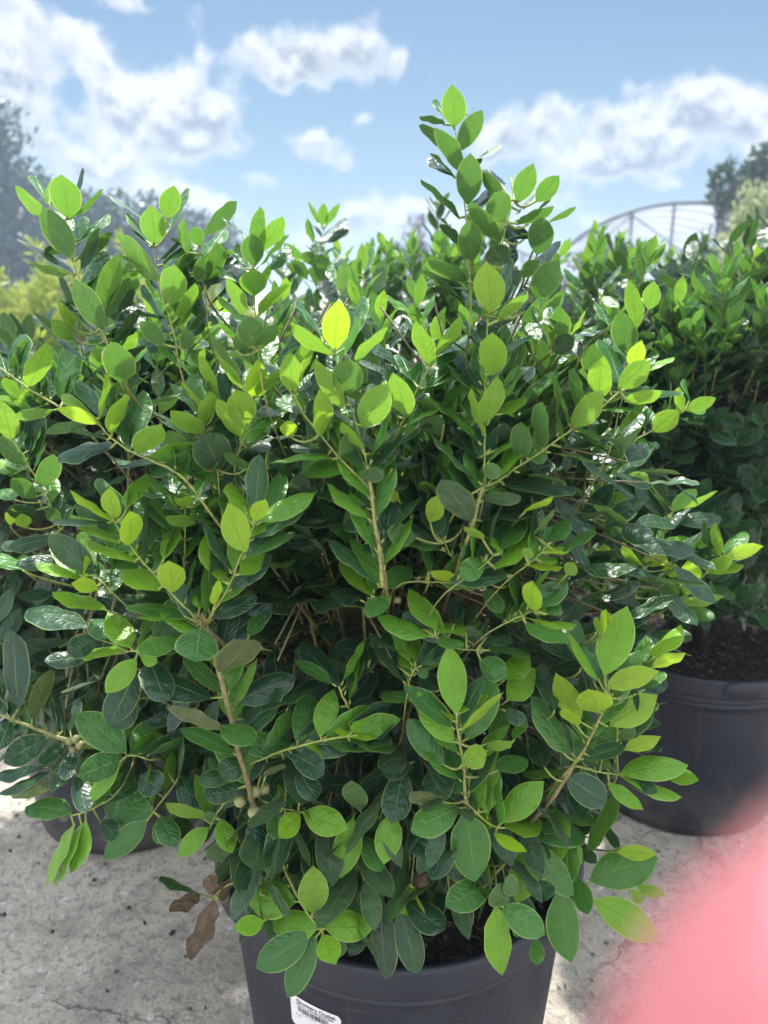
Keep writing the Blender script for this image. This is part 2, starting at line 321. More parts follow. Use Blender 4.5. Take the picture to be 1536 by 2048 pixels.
# ------------------------------------------------------------------ leaves
TT = [0, .05, .12, .25, .4, .55, .7, .82, .91, .96, 1]
PM = [.05, .18, .42, .76, .93, 1., .97, .82, .54, .24, 0]      # mature: oblong with blunt tip
PP = [.05, .22, .46, .82, .98, .99, .84, .53, .24, .08, 0]     # young: pointed
def prof(sh, t): return (1-sh)*np.interp(t, TT, PM)+sh*np.interp(t, TT, PP)
def unit(v): return v/(np.linalg.norm(v, axis=-1, keepdims=True)+1e-12)
class Leaves:
    def __init__(s, fine=True):
        s.rows = []; s.ts = np.array([0, .04, .1, .18, .27, .36, .46, .56, .66, .75, .83, .9, .95, .98, 1.]) if fine else np.array([0, .07, .2, .36, .54, .72, .86, .95, 1.])
        s.vs = np.array([-1, -.93, -.62, -.3, 0, .3, .62, .93, 1]) if fine else np.array([-1, -.55, 0, .55, 1])
    def add(s, base, axis, nrm, L, W, age, rnd=None, dead=0., shape=None, curl=None, cup=None, wav=None):
        rr = random.random
        if rnd is None: rnd = rr()
        if shape is None: shape = min(1, max(0, age*1.1+.1+random.uniform(-.45, .45)))
        if curl is None: curl = random.uniform(-.02, .2)
        if cup is None: cup = random.uniform(-.30, .18)
        if wav is None: wav = random.uniform(.004, .028)
        s.rows.append([*base, *axis, *nrm, L, W, age, rnd, dead, shape, curl, cup, wav, rr()*6.28, random.uniform(-.12, .12)])
    def mesh(s, name):
        D = np.array(s.rows); n = len(D); t, v = np.meshgrid(s.ts, s.vs, indexing='ij'); nt, nv = t.shape
        t = t.ravel()[None]; v = v.ravel()[None]
        B, A, Nn = D[:, 0:3], unit(D[:, 3:6]), D[:, 6:9]
        Nn = unit(Nn-A*np.sum(Nn*A, 1, keepdims=True)); Sd = np.cross(Nn, A)
        L, W, age, rnd, dead, shp, curl, cup, wav, ph, bend = [D[:, i:i+1] for i in range(9, 20)]
        f = (1-shp)*np.interp(t, TT, PM)+shp*np.interp(t, TT, PP)
        x = W/2*v*f; up = -curl*L*t**2+cup*W/2*(v*f)**2*1.0+wav*L*np.sin(t*15+ph+v*1.5)*np.abs(v)*f
        up = up+.018*W*np.exp(-(v/.18)**2)*-1*f+.02*L*np.sin(t*6.28+ph)*.5
        al = L*t*(1-.12*curl*t); sx = x+bend*L*t**2
        Vt = B[:, None]+A[:, None]*al[..., None]+Sd[:, None]*sx[..., None]+Nn[:, None]*up[..., None]
        Vt = Vt.reshape(-1, 3); k = nt*nv
        i, j = np.meshgrid(np.arange(nt-1), np.arange(nv-1), indexing='ij'); q = (i*nv+j).ravel()
        Fq = np.stack([q, q+nv, q+nv+1, q+1], 1)[None]+(np.arange(n)*k)[:, None, None]
        uv = np.stack([np.tile(t, (n, 1)), np.tile((v+1)/2, (n, 1))], -1).reshape(-1, 2)
        col = np.repeat(np.concatenate([age, rnd, dead, np.ones_like(age)], 1), k, 0)
        # +N must be the front face
        return mesh_np(name, Vt, Fq.reshape(-1, 4), True, uv, col)
# ------------------------------------------------------------------ one leafy shoot along a curve
def rv(): 
    v = np.array([random.gauss(0, 1) for _ in range(3)]); return v/np.linalg.norm(v)
def shoot(lv, st, pts, n, tip_age, old_age=.12, L0=.047, r=.0013, bare=.25, size=1., young=None):
    pts = np.asarray(pts, float); seg = np.linalg.norm(np.diff(pts, axis=0), axis=1); cum = np.r_[0, np.cumsum(seg)]; tot = cum[-1]
    st.tube(pts, r*1.5, r*.55, 5, c=(.35*max(.3, tip_age+.1), 0, 0, 1), c1=(min(1, .45+tip_age*.6), 0, 0, 1))
    ang = random.random()*6.28
    for i in range(n):
        u = bare+(1-bare)*((i+.5)/n)**.68; u = min(u, .995); p = np.array([np.interp(u*tot, cum, pts[:, k]) for k in range(3)])
        q = np.array([np.interp(min(tot, u*tot+.01), cum, pts[:, k]) for k in range(3)]); q2 = np.array([np.interp(u*tot-.01, cum, pts[:, k]) for k in range(3)])
        T = unit(q-q2); ang += 2.4+random.uniform(-.3, .3)
        U = unit(np.cross(T, [.3, .2, 1.])); W_ = np.cross(T, U); rad = math.cos(ang)*U+math.sin(ang)*W_
        k = (i+.5)/n; el = R(random.uniform(30, 56)*(1-.55*k**2))
        ax = unit(T*math.cos(el)+rad*math.sin(el)+np.array([0, 0, random.uniform(-.12, .12)])+rv()*.12)
        nm = unit(T*math.sin(el)-rad*math.cos(el)+rv()*.22)
        age = old_age+(tip_age-old_age)*max(0, (k-.1)/.9)**1.3+random.uniform(-.07, .07)
        L = L0*size*random.uniform(.82, 1.15)*(1-.35*k**4)
        st.tube([p, p+ax*.004], .0007, .0006, 4, c=(.9, 0, 0, 1), cap=False)
        (young if (young is not None and age > .7) else lv).add(p+ax*.004, ax, nm, L, L*random.uniform(.37, .48), min(1, max(0, age)), random.random()**2)
def bez(a, b, c, n=9):
    t = np.linspace(0, 1, n)[:, None]; return (1-t)**2*np.asarray(a)+2*t*(1-t)*np.asarray(b)+t*t*np.asarray(c)
def procedural_crown(lv, st, yg, cx, cy, z0, rad, zc, nshoot, seed, skirt=0, zmin=None, inner=300, top_boost=.08, tipmax=.95, L0=.047, shell=(.70, 1.), keep=None, tall=0):
    random.seed(seed)
    trunk = []
    for k in range(6):
        a = random.random()*6.28; r = random.uniform(.25, .6)
        top = np.array([cx+math.cos(a)*rad[0]*r, cy+math.sin(a)*rad[1]*r, zc+rad[2]*random.uniform(.1, .55)])
        p = bez([cx+math.cos(a)*.02, cy+math.sin(a)*.02, z0], [cx+math.cos(a)*rad[0]*r*.35, cy+math.sin(a)*rad[1]*r*.35, (z0+top[2])/2], top, 12)
        p[1:-1] += np.array([rv()*.006 for _ in range(len(p)-2)])
        st.tube(p, .0075, .0035, 8, c=(0, 0, 0, 1), c1=(.35, 0, 0, 1)); trunk.append(p)
    tr = np.concatenate(trunk); got = 0; tries = 0
    ga = 2.399963
    while got < nshoot and tries < nshoot*6:
        tries += 1; k = got+.5
        zz = 1-1.75*((tries*.618034) % 1.)       # from the top to the lower skirt
        th = tries*ga+random.uniform(-.3, .3); rr = math.sqrt(max(0, 1-zz*zz)); d = np.array([rr*math.cos(th), rr*math.sin(th), zz])
        sc = random.uniform(*shell); q = np.array([cx, cy, zc])+d*np.array(rad)*sc
        if zz > .1: q[2] += random.random()**2*top_boost
        if q[2] < z0+.02 and math.hypot(q[0]-cx, q[1]-cy) < .2: q[2] = z0+.03
        if keep is not None and not keep(q): continue
        if zmin and q[2] < zmin: q[2] = zmin+random.random()*.08
        got += 1
        out = unit(d*np.array([1, 1, .6])*(.62 if zz > -.1 else 1)+np.array([0, 0, .8 if zz > -.1 else (.35 if zz > -.45 else -.2)])+rv()*.2)
        ln = random.uniform(.11, .19)
        b = q-out*ln*.85-np.array([0, 0, .02]); near = tr[np.argmin(np.sum((tr-(b-np.array([0, 0, .05])))**2, 1))]
        st.tube(bez(near, (near+b)/2+rv()*.015, b, 6), .0026, .0018, 5, c=(.05, 0, 0, 1), c1=(.25, 0, 0, 1))
        pts = bez(b, q-out*ln*.4+rv()*.012, q, 9)
        up = max(0, zz)
        ta = random.uniform(.35, .68)+.38*max(0, zz+.15) if random.random() < .85 else .2
        shoot(lv, st, pts, random.randint(10, 15), min(tipmax, ta), random.uniform(.03, .18), L0, young=yg)
    for _ in range(inner):
        d = rv(); q = np.array([cx, cy, zc])+d*np.array(rad)*random.uniform(.35, .92)
        if q[2] < z0+.02: continue
        ax = unit(d*.8+rv()*.7); nm = unit(rv()*.5+np.array([0, 0, 1.]))
        near = tr[np.argmin(np.sum((tr-q)**2, 1))]
        if random.random() < .4: st.tube(bez(near, (near+q)/2, q, 4), .0014, .0009, 4, c=(.3, 0, 0, 1))
        lv.add(q, ax, nm, L0*random.uniform(.9, 1.1), L0*.44, random.uniform(0, .22), random.random())
    for _ in range(skirt):                      # low shoots just above the soil, spreading over the rim
        a = random.random()*6.28; r = random.uniform(.09, .27); z = z0+.055+random.random()*.12-(.06 if r > .2 else 0)
        q = np.array([cx+r*math.cos(a), cy+r*math.sin(a), z]); 
        if keep is not None and not keep(q): continue
        b = np.array([cx+r*.35*math.cos(a+.3), cy+r*.35*math.sin(a+.3), z0+.04+random.random()*.12])
        st.tube(bez([cx, cy, z0+.02], [cx, cy, b[2]], b, 5), .003, .002, 5, c=(.1, 0, 0, 1), c1=(.3, 0, 0, 1))
        shoot(lv, st, bez(b, (b+q)/2+np.array([0, 0, .03]), q, 8), random.randint(7, 10), random.uniform(.1, .5), .08, L0*1.08, young=yg)
    return trunk
# ------------------------------------------------------------------ traced shoots of the three near shrubs
# region origin (x,y) at twice the photograph's scale; rows: base x y, tip x y, apparent width, code (t top / u underside seen
# + Y lime, L light, G mid, D dark, O olive, B dead) and an optional extra distance in cm
Z1, Z2, Z3, Z4 = (0, 0), (768, 0), (0, 550), (768, 550)
Z5, Z6, Z7, Z8 = (0, 1100), (768, 1100), (0, 1500), (768, 1500)
BL = [
('F', Z1, None, 1, [(7,4,[(450,1440),(415,1330),(345,1200),(320,1120),(285,1035),(272,985),(262,880)])],
"""272 876 260 686 120 uL -1;195 815 214 692 60 tY 1;195 820 142 700 52 tG 1.5;200 892 52 742 52 uL;312 794 308 690 32 tD 1
292 1038 180 824 104 uG -1;318 965 312 846 56 tG 1;316 974 440 836 44 tG;300 1106 106 930 50 tD;400 1246 450 1004 86 uL -.5
354 1184 412 984 88 tG 1.5;412 1320 300 1112 96 uG -1;388 1346 296 1190 52 tD 1;454 1366 580 1220 88 tD 1.5;292 1360 216 1268 72 uL 1;296 1314 242 1208 48 uY 1"""),
('F', Z1, None, 1, [(7,4,[(716,1460),(705,1360),(682,1280),(650,1200),(636,1120),(618,1060),(612,985)])],
"""672 876 678 736 84 uL;672 924 722 774 56 tG 1;618 980 610 822 100 uL -1;568 872 458 770 30 tG;588 970 544 856 40 tG 1
638 1126 478 930 78 uL;646 1064 794 928 42 tG;682 1220 714 1048 104 uL -1;714 1272 778 1132 52 uL;682 1346 580 1158 34 tG;650 1190 612 1080 54 tD 1
700 1410 600 1340 92 tD .5;730 1400 776 1316 60 uG;820 1144 942 1032 74 tD .5;740 1390 790 1228 86 tG 1;660 1384 560 1275 70 uG"""),
('F', Z1, None, 3, [(6,3,[(830,1300),(815,1120),(800,1000),(792,960)])],
"""800 990 776 904 58 uL;750 1020 728 864 44 uL;812 1030 915 910 48 tG;790 1130 828 1000 64 uG;830 1040 925 985 50 tG;760 1100 745 960 50 tG
840 1140 890 960 70 uG;810 1160 860 1050 60 tD;790 1060 880 930 50 tL"""),
('F', Z1, None, 0, [(7,4,[(1040,1480),(1030,1360),(1022,1260),(1012,1180),(1008,1100),(1010,1040)])],
"""1028 990 1022 820 66 uL;1044 1010 1126 862 76 uL;1018 1066 1000 925 92 uG -1;976 942 918 874 22 tD;1016 1184 1008 1060 110 uL -1;1062 1130 1066 1055 36 uY
1034 1264 1160 1104 50 uL;974 1266 914 1100 62 uL;1060 1100 1140 988 50 tG;980 1080 950 990 30 tG;1000 1120 960 1060 60 tG 1
1000 1390 1010 1268 112 uG -1;1025 1400 1125 1305 54 uG;985 1380 945 1270 60 tG 1;940 1400 1000 1310 60 uG 1"""),
('B', Z1, 1.08, 0, [(5,3,[(1310,1200),(1300,1080),(1295,920)])],
"""1290 904 1290 806 42 uL;1280 900 1232 800 20 uL;1302 905 1352 806 34 uL;1300 940 1394 860 22 tD;1280 980 1380 905 46 tD;1250 970 1240 874 34 uL
1300 1140 1290 1014 80 uG;1270 1060 1210 1000 50 uG;1320 1090 1380 1010 40 tG;1210 1040 1140 960 40 uL;1230 1120 1180 1030 50 uG;1280 1050 1270 960 60 tG"""),
('B', Z1, 1.0, 0, [(5,3,[(1400,1350),(1395,1200),(1390,1160)]),(4,3,[(1450,1250),(1455,1120)])],
"""1384 1190 1376 1050 78 uL;1444 1090 1460 972 46 uL;1420 1130 1420 1020 46 uL;1455 1100 1485 990 30 tG;1430 1180 1500 1110 40 tG;1350 1150 1330 1040 60 tG
1500 1180 1530 1030 60 uG;1340 1220 1300 1120 70 tD;1410 1260 1480 1180 60 tG;1380 1280 1310 1210 60 uG"""),
('F', Z3, None, 1, [(9,7,[(240,530),(110,450),(-20,360)])],
"""120 452 170 276 88 uL;60 405 78 205 84 tG 1;255 508 255 262 104 tG 1;420 402 288 270 34 tD;482 432 490 253 126 uG -1;30 410 10 300 50 tG"""),
('F', Z3, None, 0, [(8,10,[(385,580),(450,660),(520,710),(640,755),(730,800),(790,880)])],
"""395 595 230 516 56 uY -.5;398 590 240 470 32 tL;400 570 335 402 92 tG 1;402 580 425 388 30 uL;447 636 505 450 64 uL -1;500 682 562 455 104 tG 1.5
548 716 645 590 98 uL -.5;432 662 300 592 42 tG;450 692 215 700 88 tD 1;628 752 425 755 42 tD;660 730 610 600 80 tD 2"""),
('L', Z3, .74, 0, [(8,6,[(50,650),(115,765),(175,860),(215,960),(240,1020)])],
"""45 668 20 498 84 uL;122 742 162 530 82 tD;106 766 -20 650 64 uG;160 846 240 723 78 uG;148 892 34 808 68 uG;246 988 180 933 50 uG
218 1046 30 1090 62 tD;40 1000 60 930 50 uY;100 1010 85 950 60 uY;150 940 30 960 60 tD;260 1130 230 1000 60 tD 1;60 800 -10 740 60 tL;210 980 290 930 60 tD 1
120 1100 20 1060 60 tD 1;60 900 0 850 60 tG 1;120 1150 60 1140 50 tL 1;90 1180 0 1120 70 tG 1;130 700 60 640 50 tG 2"""),
('F', Z3, None, 2.5, [(6,5,[(950,715),(985,640),(1005,580),(1018,490)]),(5,5,[(815,640),(818,600)]),(7,7,[(880,900),(870,780)])],
"""815 600 850 463 62 uL;816 640 668 534 76 uL;966 652 858 476 76 uL;986 602 935 458 120 uL -1;1014 490 1028 334 80 uY;1030 490 1116 378 56 uL
968 460 900 318 46 uL;745 735 665 612 70 uG;702 786 715 730 60 uG;882 782 812 628 150 uD -.5;988 775 912 708 44 uG;870 500 820 300 50 uL;1020 570 1165 510 60 tG
900 480 830 420 60 uG 1;985 700 1075 530 60 tG;960 690 1040 610 50 tG;1050 480 1080 350 60 tG 1;950 720 1130 635 70 tD 1;1040 330 1110 310 60 tG 2;820 560 740 430 30 uL"""),
('F', Z3, None, 0, [(7,4,[(1468,760),(1440,640),(1410,540),(1385,480),(1338,320)]),(17,13,[(1515,1075),(1500,1010),(1490,900),(1475,800),(1468,760)]),(16,17,[(1530,1250),(1515,1075)])],
"""1340 304 1338 96 112 uY -1;1330 326 1150 176 62 uL;1285 250 1222 90 52 tG 1;1398 290 1418 92 70 tG 1;1428 352 1526 190 56 uL;1382 482 1395 320 124 uG -1.5
1372 536 1270 332 76 uL;1448 612 1552 430 120 uL -.5;1450 702 1364 578 42 uL;1440 640 1460 420 60 tD 1;1476 938 1280 834 62 tD;1486 990 1365 985 70 tD;1500 800 1560 640 90 tG
1442 815 1552 778 60 uD -1;1500 1040 1420 970 60 tD;1520 720 1440 600 60 tG 1.5"""),
('F', Z3, None, .5, [(6,9,[(1172,472),(1200,540),(1245,600),(1300,660),(1370,750),(1440,812)])],
"""1170 472 1160 310 92 uL -1;1285 646 1285 454 76 uL;1205 410 1240 298 32 uL;1320 722 1178 664 40 tD;1438 806 1180 764 42 tD;1345 695 1370 500 60 tD 1
1160 650 1150 575 70 uY 3;1190 470 1255 370 60 tG 1;1130 430 1070 340 50 tG 1;1340 740 1260 690 30 tG;1385 760 1400 600 60 uG 1;1220 560 1130 480 60 tG 2"""),
('F', Z3, None, -1, [(7,8,[(455,985),(485,1040),(530,1095),(590,1170),(690,1275),(785,1375)])],
"""455 976 436 845 72 uY -.5;452 990 270 845 36 tY;480 970 425 798 92 tG 1;508 935 555 783 82 tL 1;520 1082 530 925 82 uY -1;576 1122 630 912 86 tG .5
482 1076 280 958 56 tL;545 1152 358 1054 50 tL;656 1135 705 993 66 tL .5;692 1270 685 1126 108 uY -1.2;640 1262 464 1158 96 tL -.5"""),
('F', Z3, None, 2, [(8,5,[(735,1150),(742,1010),(740,930)])],
"""735 932 735 864 70 uY;742 890 664 804 62 tG;776 925 856 772 76 tG;720 942 610 870 72 tG;772 932 822 880 22 tL;784 996 658 954 52 uL;762 1060 892 880 72 tD
700 1000 640 910 40 tD 1;745 1100 780 1000 60 tD 1;745 1150 840 1140 20 tG"""),
('F', Z3, None, -1, [(5,7,[(1016,1000),(1005,1030),(975,1090),(945,1180),(900,1280),(825,1385)])],
"""985 1108 885 922 114 uY -1;1020 986 1045 888 70 uY -1;996 986 922 798 72 tL .5;1020 1000 1130 778 86 tG 1;1005 1052 1140 865 84 tL .5
895 1235 805 1026 80 tL;958 1202 1070 1100 82 tL -.5;905 1215 915 1090 60 tG 1;940 1000 900 880 60 tG 2"""),
('F', Z3, None, .5, [(7,7,[(430,1250),(380,1190),(340,1210)])],
"""320 1205 235 1048 92 tL;322 1218 125 1128 56 tL;346 1215 340 1120 30 uY -.5;400 1230 330 1070 90 tG 1.5;395 1252 280 1225 60 uY -.5;425 1340 200 1270 62 tL;430 1280 480 1150 70 tG 1.5
345 1410 98 1305 110 tD 1;250 1130 60 1160 60 tD 1;90 1180 20 1110 60 tG 2"""),
# right half of the crown
('F', Z2, None, 1, [(9,4,[(348,1220),(345,1080),(322,820),(310,640),(285,540),(280,500)]),(8,5,[(470,990),(490,900),(500,860),(520,800)])],
"""278 512 293 336 100 uL -.5;240 470 214 405 32 tG 1;245 500 150 460 30 uD;330 455 378 402 16 tG 1;298 606 385 434 82 uG;308 690 226 495 76 uG -.5
282 712 188 632 32 tD;334 818 350 616 104 uG -1;365 645 445 575 28 tG 1;475 745 396 648 56 tD 1;302 878 158 722 30 uD;345 870 388 748 60 tD 1
532 814 594 646 88 uL -.5;510 712 500 698 14 tG 1;487 882 425 765 108 uG -1;540 850 644 708 50 tG 1;606 808 706 698 76 uL;530 900 682 812 48 uG;660 890 762 816 28 uG
466 972 352 802 72 uG -.5;352 1050 330 872 96 uG -1;300 980 236 884 44 uD;400 1000 372 930 46 tG;430 870 378 940 30 uG;612 1020 650 862 104 uG -.5;560 960 545 895 56 tD 1
480 1060 430 970 100 uD -1;508 1000 510 890 60 tD 1;330 1130 184 1008 72 uG;345 1115 296 1090 40 uG;610 1100 668 975 70 tD 1;590 1190 712 1060 110 uG;550 1110 615 1034 60 uG
520 1060 485 985 70 tD 1;575 900 640 780 40 tG 1;420 1130 360 1045 42 uY;560 1090 500 1120 60 tD 2;450 880 470 830 30 tD 1;500 800 690 1000 1 tD 9"""),
('F', Z4, None, 0, [(7,4,[(403,840),(403,600),(405,400),(415,160)])],
"""424 152 430 -60 124 uY -1;455 186 592 58 46 uL;400 172 292 22 66 tG 1;560 150 598 10 90 tD 2;470 130 490 -80 60 tG 1;432 402 452 210 110 uL -1;404 602 425 398 96 uL -1
392 472 298 272 74 tD .5;480 492 590 338 82 tD .5;394 645 350 428 34 uL;420 702 572 555 38 tD;388 738 246 583 62 tD;30 775 212 680 54 tD 1;390 780 472 784 64 uG -1
380 300 345 180 50 tG 1;470 560 560 490 50 tL;460 700 510 590 50 tD 1;360 590 310 420 60 tG 1.5;240 600 270 400 60 tG 2.5;230 560 180 640 90 uG 2"""),
('F', Z4, None, 0, [(9,7,[(395,850),(430,843),(530,770),(640,700),(760,612),(860,542),(945,465)]),(16,14,[(350,1010),(375,920),(395,850)])],
"""548 742 545 588 84 uG;630 697 620 504 64 uG;752 608 892 474 96 uL -.7;865 498 852 320 90 uL;938 452 1072 348 92 uL -1;995 372 1018 262 68 uY;950 440 898 245 82 tG 1
1040 390 1140 304 50 tL;952 496 1162 436 62 tG;960 508 1120 472 54 uL .5;700 692 906 620 50 tD;738 602 705 388 32 uG;470 838 782 850 56 tD;388 902 545 862 64 uD -1
350 985 240 812 118 uD -1;382 986 626 905 62 tD;540 650 490 560 60 tD 1;600 690 560 590 50 tD 1;440 830 500 690 60 tD 1;760 590 800 450 60 tG 1.5;780 560 745 360 50 uG 1
370 900 330 790 40 tD .5;520 790 680 742 20 tG;450 830 380 770 70 tG 1;500 790 560 700 50 tG .5"""),
('F', Z4, None, 4, [(6,5,[(920,640),(960,450),(1000,330)])],
"""842 424 825 260 86 uG;962 314 975 146 102 uG;1010 214 1000 18 70 uL;668 302 766 258 80 uD;712 262 712 180 60 uG;764 248 862 217 26 tD;1060 140 1085 20 70 uL;880 330 900 240 60 tG 1
780 330 740 250 60 tD;690 220 655 120 60 tG 1;900 200 860 110 40 tG;620 260 590 180 60 tG;940 130 870 80 40 tG"""),
('R', Z4, .80, 0, [(4,10,[(1205,540),(1175,565),(1060,630),(930,700),(890,760),(860,880),(840,980)])],
"""1188 552 1196 444 46 uL;1212 546 1322 474 56 uL;1222 505 1208 412 20 tG;1074 628 1176 532 84 uL;920 712 1090 662 38 tG;900 640 1010 560 60 tG;1000 700 1090 670 40 tD
905 720 780 705 50 tD;900 730 1035 745 50 tG;880 790 960 720 60 tD 1;1080 600 1020 510 60 tG 1;950 690 870 600 60 tG 1"""),
('F', Z4, None, 1.5, [(6,4,[(30,680),(60,620),(110,500),(180,375),(200,340)])],
"""188 364 138 178 78 uL;212 322 290 166 58 uL;212 332 352 214 46 tG .5;90 572 62 384 98 uL;22 525 -15 425 60 uL;46 690 160 573 50 tG;166 452 292 334 42 tG;120 430 60 300 60 tG 1
150 330 110 150 30 tG 1;10 500 50 400 60 tG 1;110 500 220 430 50 tD 1"""),
('R', Z4, .84, 0, [(7,7,[(1100,1080),(1130,1000),(1155,945)]),(6,5,[(840,1010),(870,930),(862,770)])],
"""1152 950 1246 852 56 uG;1166 938 1336 856 24 uL;1166 988 1362 968 66 tD;1142 962 994 848 62 tD;868 934 966 866 78 uL;820 980 1016 940 50 tG;880 940 810 840 50 tD
850 1000 1010 990 50 tL;900 920 1040 890 20 tG;850 900 870 760 30 uG;1120 1010 1040 990 50 tD;1060 830 980 790 60 tL;880 1000 930 1060 60 tG;830 950 770 900 60 tD"""),
('F', Z4, None, 2, [(5,5,[(240,1070),(280,1140)])],
"""182 988 236 884 76 uY;90 1000 60 850 90 tD;110 960 210 830 60 tD 1;260 1020 160 950 50 tD;180 1190 152 1010 50 tG -1;130 1050 0 1040 90 uG;60 900 0 860 50 uY 1;320 1000 220 1010 10 tG"""),
('F', Z4, None, -.5, [(6,4,[(300,1230),(380,1180),(440,1120)]),(5,4,[(520,1200),(620,1130),(650,1080)])],
"""352 1190 322 1035 46 tL;398 1060 328 1008 36 uL;470 1122 413 1000 38 tL -.5;455 1112 562 925 110 tG .5;440 1182 590 1040 64 tL;400 1140 300 1210 90 tG 1;380 1130 400 1060 80 tG 1.5
664 1076 740 974 70 tG;645 1112 742 1082 46 tY;560 1160 706 1166 26 tY;620 1152 706 1128 42 tL;560 1130 590 1090 50 uL;690 1120 820 1010 60 tG 1;730 1200 770 1150 60 uL;600 1050 660 940 30 uG 1
560 950 690 870 30 uY 2"""),
('R', Z4, .78, 0, [(6,4,[(1000,1290),(1030,1210),(1060,1120)]),(6,4,[(1180,1300),(1240,1240),(1290,1190),(1350,1125)]),(6,6,[(880,1260),(960,1290),(1180,1300)])],
"""882 1166 880 1074 72 uL;872 1272 816 1092 72 tG;1034 1192 968 1070 48 uL;1024 1120 1052 998 86 tG .5;1064 1112 1068 1054 32 uY;1100 1122 1206 1034 78 tL;1038 1130 1142 1156 62 uY -.5
1115 1180 1192 1172 64 uY;1232 1242 1222 1128 78 uY -.5;1340 1122 1328 994 44 uL;1368 1122 1438 1004 68 tG;1360 1130 1512 1070 56 uY -.5;1290 1192 1432 1148 50 tL;1250 1160 1270 1030 50 tG
1290 1180 1390 1130 60 uL;960 1250 1060 1230 50 uL;1200 1280 1240 1210 60 uL -.5;1180 1290 1250 1180 70 tG .5;900 1290 940 1260 70 tG;1060 1300 1180 1240 90 uG;1160 1330 1355 1290 50 uL
1130 1310 1240 1300 30 tG;1200 1330 1330 1360 50 tG;1240 1270 1190 1180 50 tG .5;1110 1260 1180 1320 60 tD 1;880 1180 930 1090 60 tG 1;800 1200 780 1130 50 tG;780 1250 770 1210 50 tL;900 1230 1020 1180 70 tG 1"""),
# middle band
('F', Z5, None, -1, [(24,17,[(1010,1010),(985,900),(955,820),(915,640),(870,460),(822,310)]),(20,12,[(822,310),(790,290)])],
"""800 310 776 440 172 tG -1.5;715 362 548 402 76 tG;880 382 1078 202 112 tD 1;992 342 1066 258 62 tG 1.5;876 490 1042 328 116 uO -.5;745 266 508 210 62 tG;848 256 1032 168 66 tG
800 236 790 138 64 tL;862 218 860 120 48 uY -.5;885 190 955 100 70 tG 1;856 596 553 484 102 tD .5;934 612 1180 502 114 tD;970 682 1062 560 92 tD 1.5;928 562 945 480 62 tD 1.5
898 722 675 618 56 uO;880 702 1032 735 78 tG -1;960 788 1174 762 106 tG -.5;986 852 878 900 100 tD;936 902 798 924 70 tD .5;962 952 818 998 82 tD .5;900 380 870 330 60 tD 2
755 240 730 190 40 tG;830 270 905 215 40 tG 1;540 600 450 712 110 tD 2"""),
('F', Z5, None, 0, [(9,9,[(985,862),(1060,828),(1170,790),(1300,755),(1390,745)])],
"""1188 772 1262 568 108 tG;1280 748 1320 553 96 tL -.5;1392 752 1542 680 70 tL -.5;1402 742 1338 708 28 tY -.5;1410 728 1442 684 44 tL -.5;1224 782 1352 800 64 tL -.5;1390 762 1606 772 60 tG
1160 812 1302 872 102 tD .5;1140 840 1050 790 40 tD .5;1060 850 1160 850 60 tD 1;1240 760 1215 640 60 tD 1;1430 750 1400 670 30 tY"""),
('F', Z5, None, 3, [(8,10,[(1355,545),(1375,600),(1402,640)])],
"""1358 548 1192 368 98 tD;1386 546 1522 328 98 tD;1150 632 1322 530 115 tD;1400 652 1512 610 82 tD;1330 640 1290 570 70 tD 1;1480 440 1536 370 80 tD"""),
('F', Z5, None, 0, [(6,8,[(515,405),(545,408),(620,390)])],
"""524 392 430 236 104 tL -.3;504 406 320 390 74 tL;546 434 424 576 92 tL -.5;560 422 638 440 64 tL;440 352 350 284 84 tG .7;376 412 178 462 68 tD .5;390 352 268 412 92 tD 1
542 482 450 702 122 tD 1;602 442 656 612 116 tD 1;600 410 560 240 90 tD 1;620 500 640 600 60 tD 1"""),
('L', Z5, .70, 0, [(9,20,[(-30,650),(110,700),(210,742),(285,768),(340,775)])],
"""76 642 44 318 98 tD;126 682 186 474 72 uO;40 682 -5 800 76 tD;192 752 10 838 108 tD;266 772 150 850 62 tD;182 868 -40 900 55 tD;200 888 -15 972 42 tD;206 912 70 1000 82 uO
250 730 225 570 50 tD;280 730 305 590 40 tD;280 820 210 960 60 tD 1;300 800 240 920 60 tD;60 650 -40 610 70 tD 1"""),
('L', Z5, .68, 0, [(6,8,[(508,824),(530,815),(600,840)]),(7,6,[(700,935),(640,1010),(595,1075)]),(7,7,[(450,990),(350,1050),(285,1062)])],
"""506 812 318 638 132 tG -.5;526 822 624 690 106 tG;500 832 308 898 112 tG;486 842 330 1000 66 tL -1;620 1050 420 1010 130 tG .5;640 1060 690 1190 90 tG;596 1078 415 1090 100 tG
590 1080 418 1238 98 tG -1;640 1068 676 1172 98 tG;286 1052 105 1002 98 tG;300 1092 158 1348 50 tL;330 1092 208 1352 46 tL;346 1082 302 1300 68 tL -1;660 882 782 792 130 tD 1
560 900 640 960 110 tD 1;620 960 480 960 90 tG 1;700 930 760 870 60 tD 1;720 900 790 1040 90 tD 1;300 900 360 1040 80 tD 2;400 1090 470 1130 80 tD 2;660 1130 780 1090 90 tD 2"""),
('F', Z5, None, 0, [(7,8,[(842,1112),(868,1050),(900,1010),(955,960)]),(6,8,[(1195,1046),(1130,1030),(1040,1000)])],
"""820 1078 682 984 62 uL;850 1100 832 1030 52 uG;836 1110 702 1216 76 tL -.7;884 1074 910 1216 80 tL -.5;1160 1032 1166 874 110 tG -1;1200 1052 1108 1146 88 tL -1;1212 1048 1392 1130 112 tL -.5
1212 978 1330 1042 32 uO;1122 1040 1086 1156 76 tG .5;1440 1042 1394 920 88 uG 1;1450 1092 1532 1078 72 tG 1;1040 900 1160 900 90 tD .5;1060 905 1140 855 30 uO .5;1190 870 1260 1000 90 tD 2"""),
('F', Z6, None, 2.5, [(6,4,[(130,125),(300,130),(430,138)])],
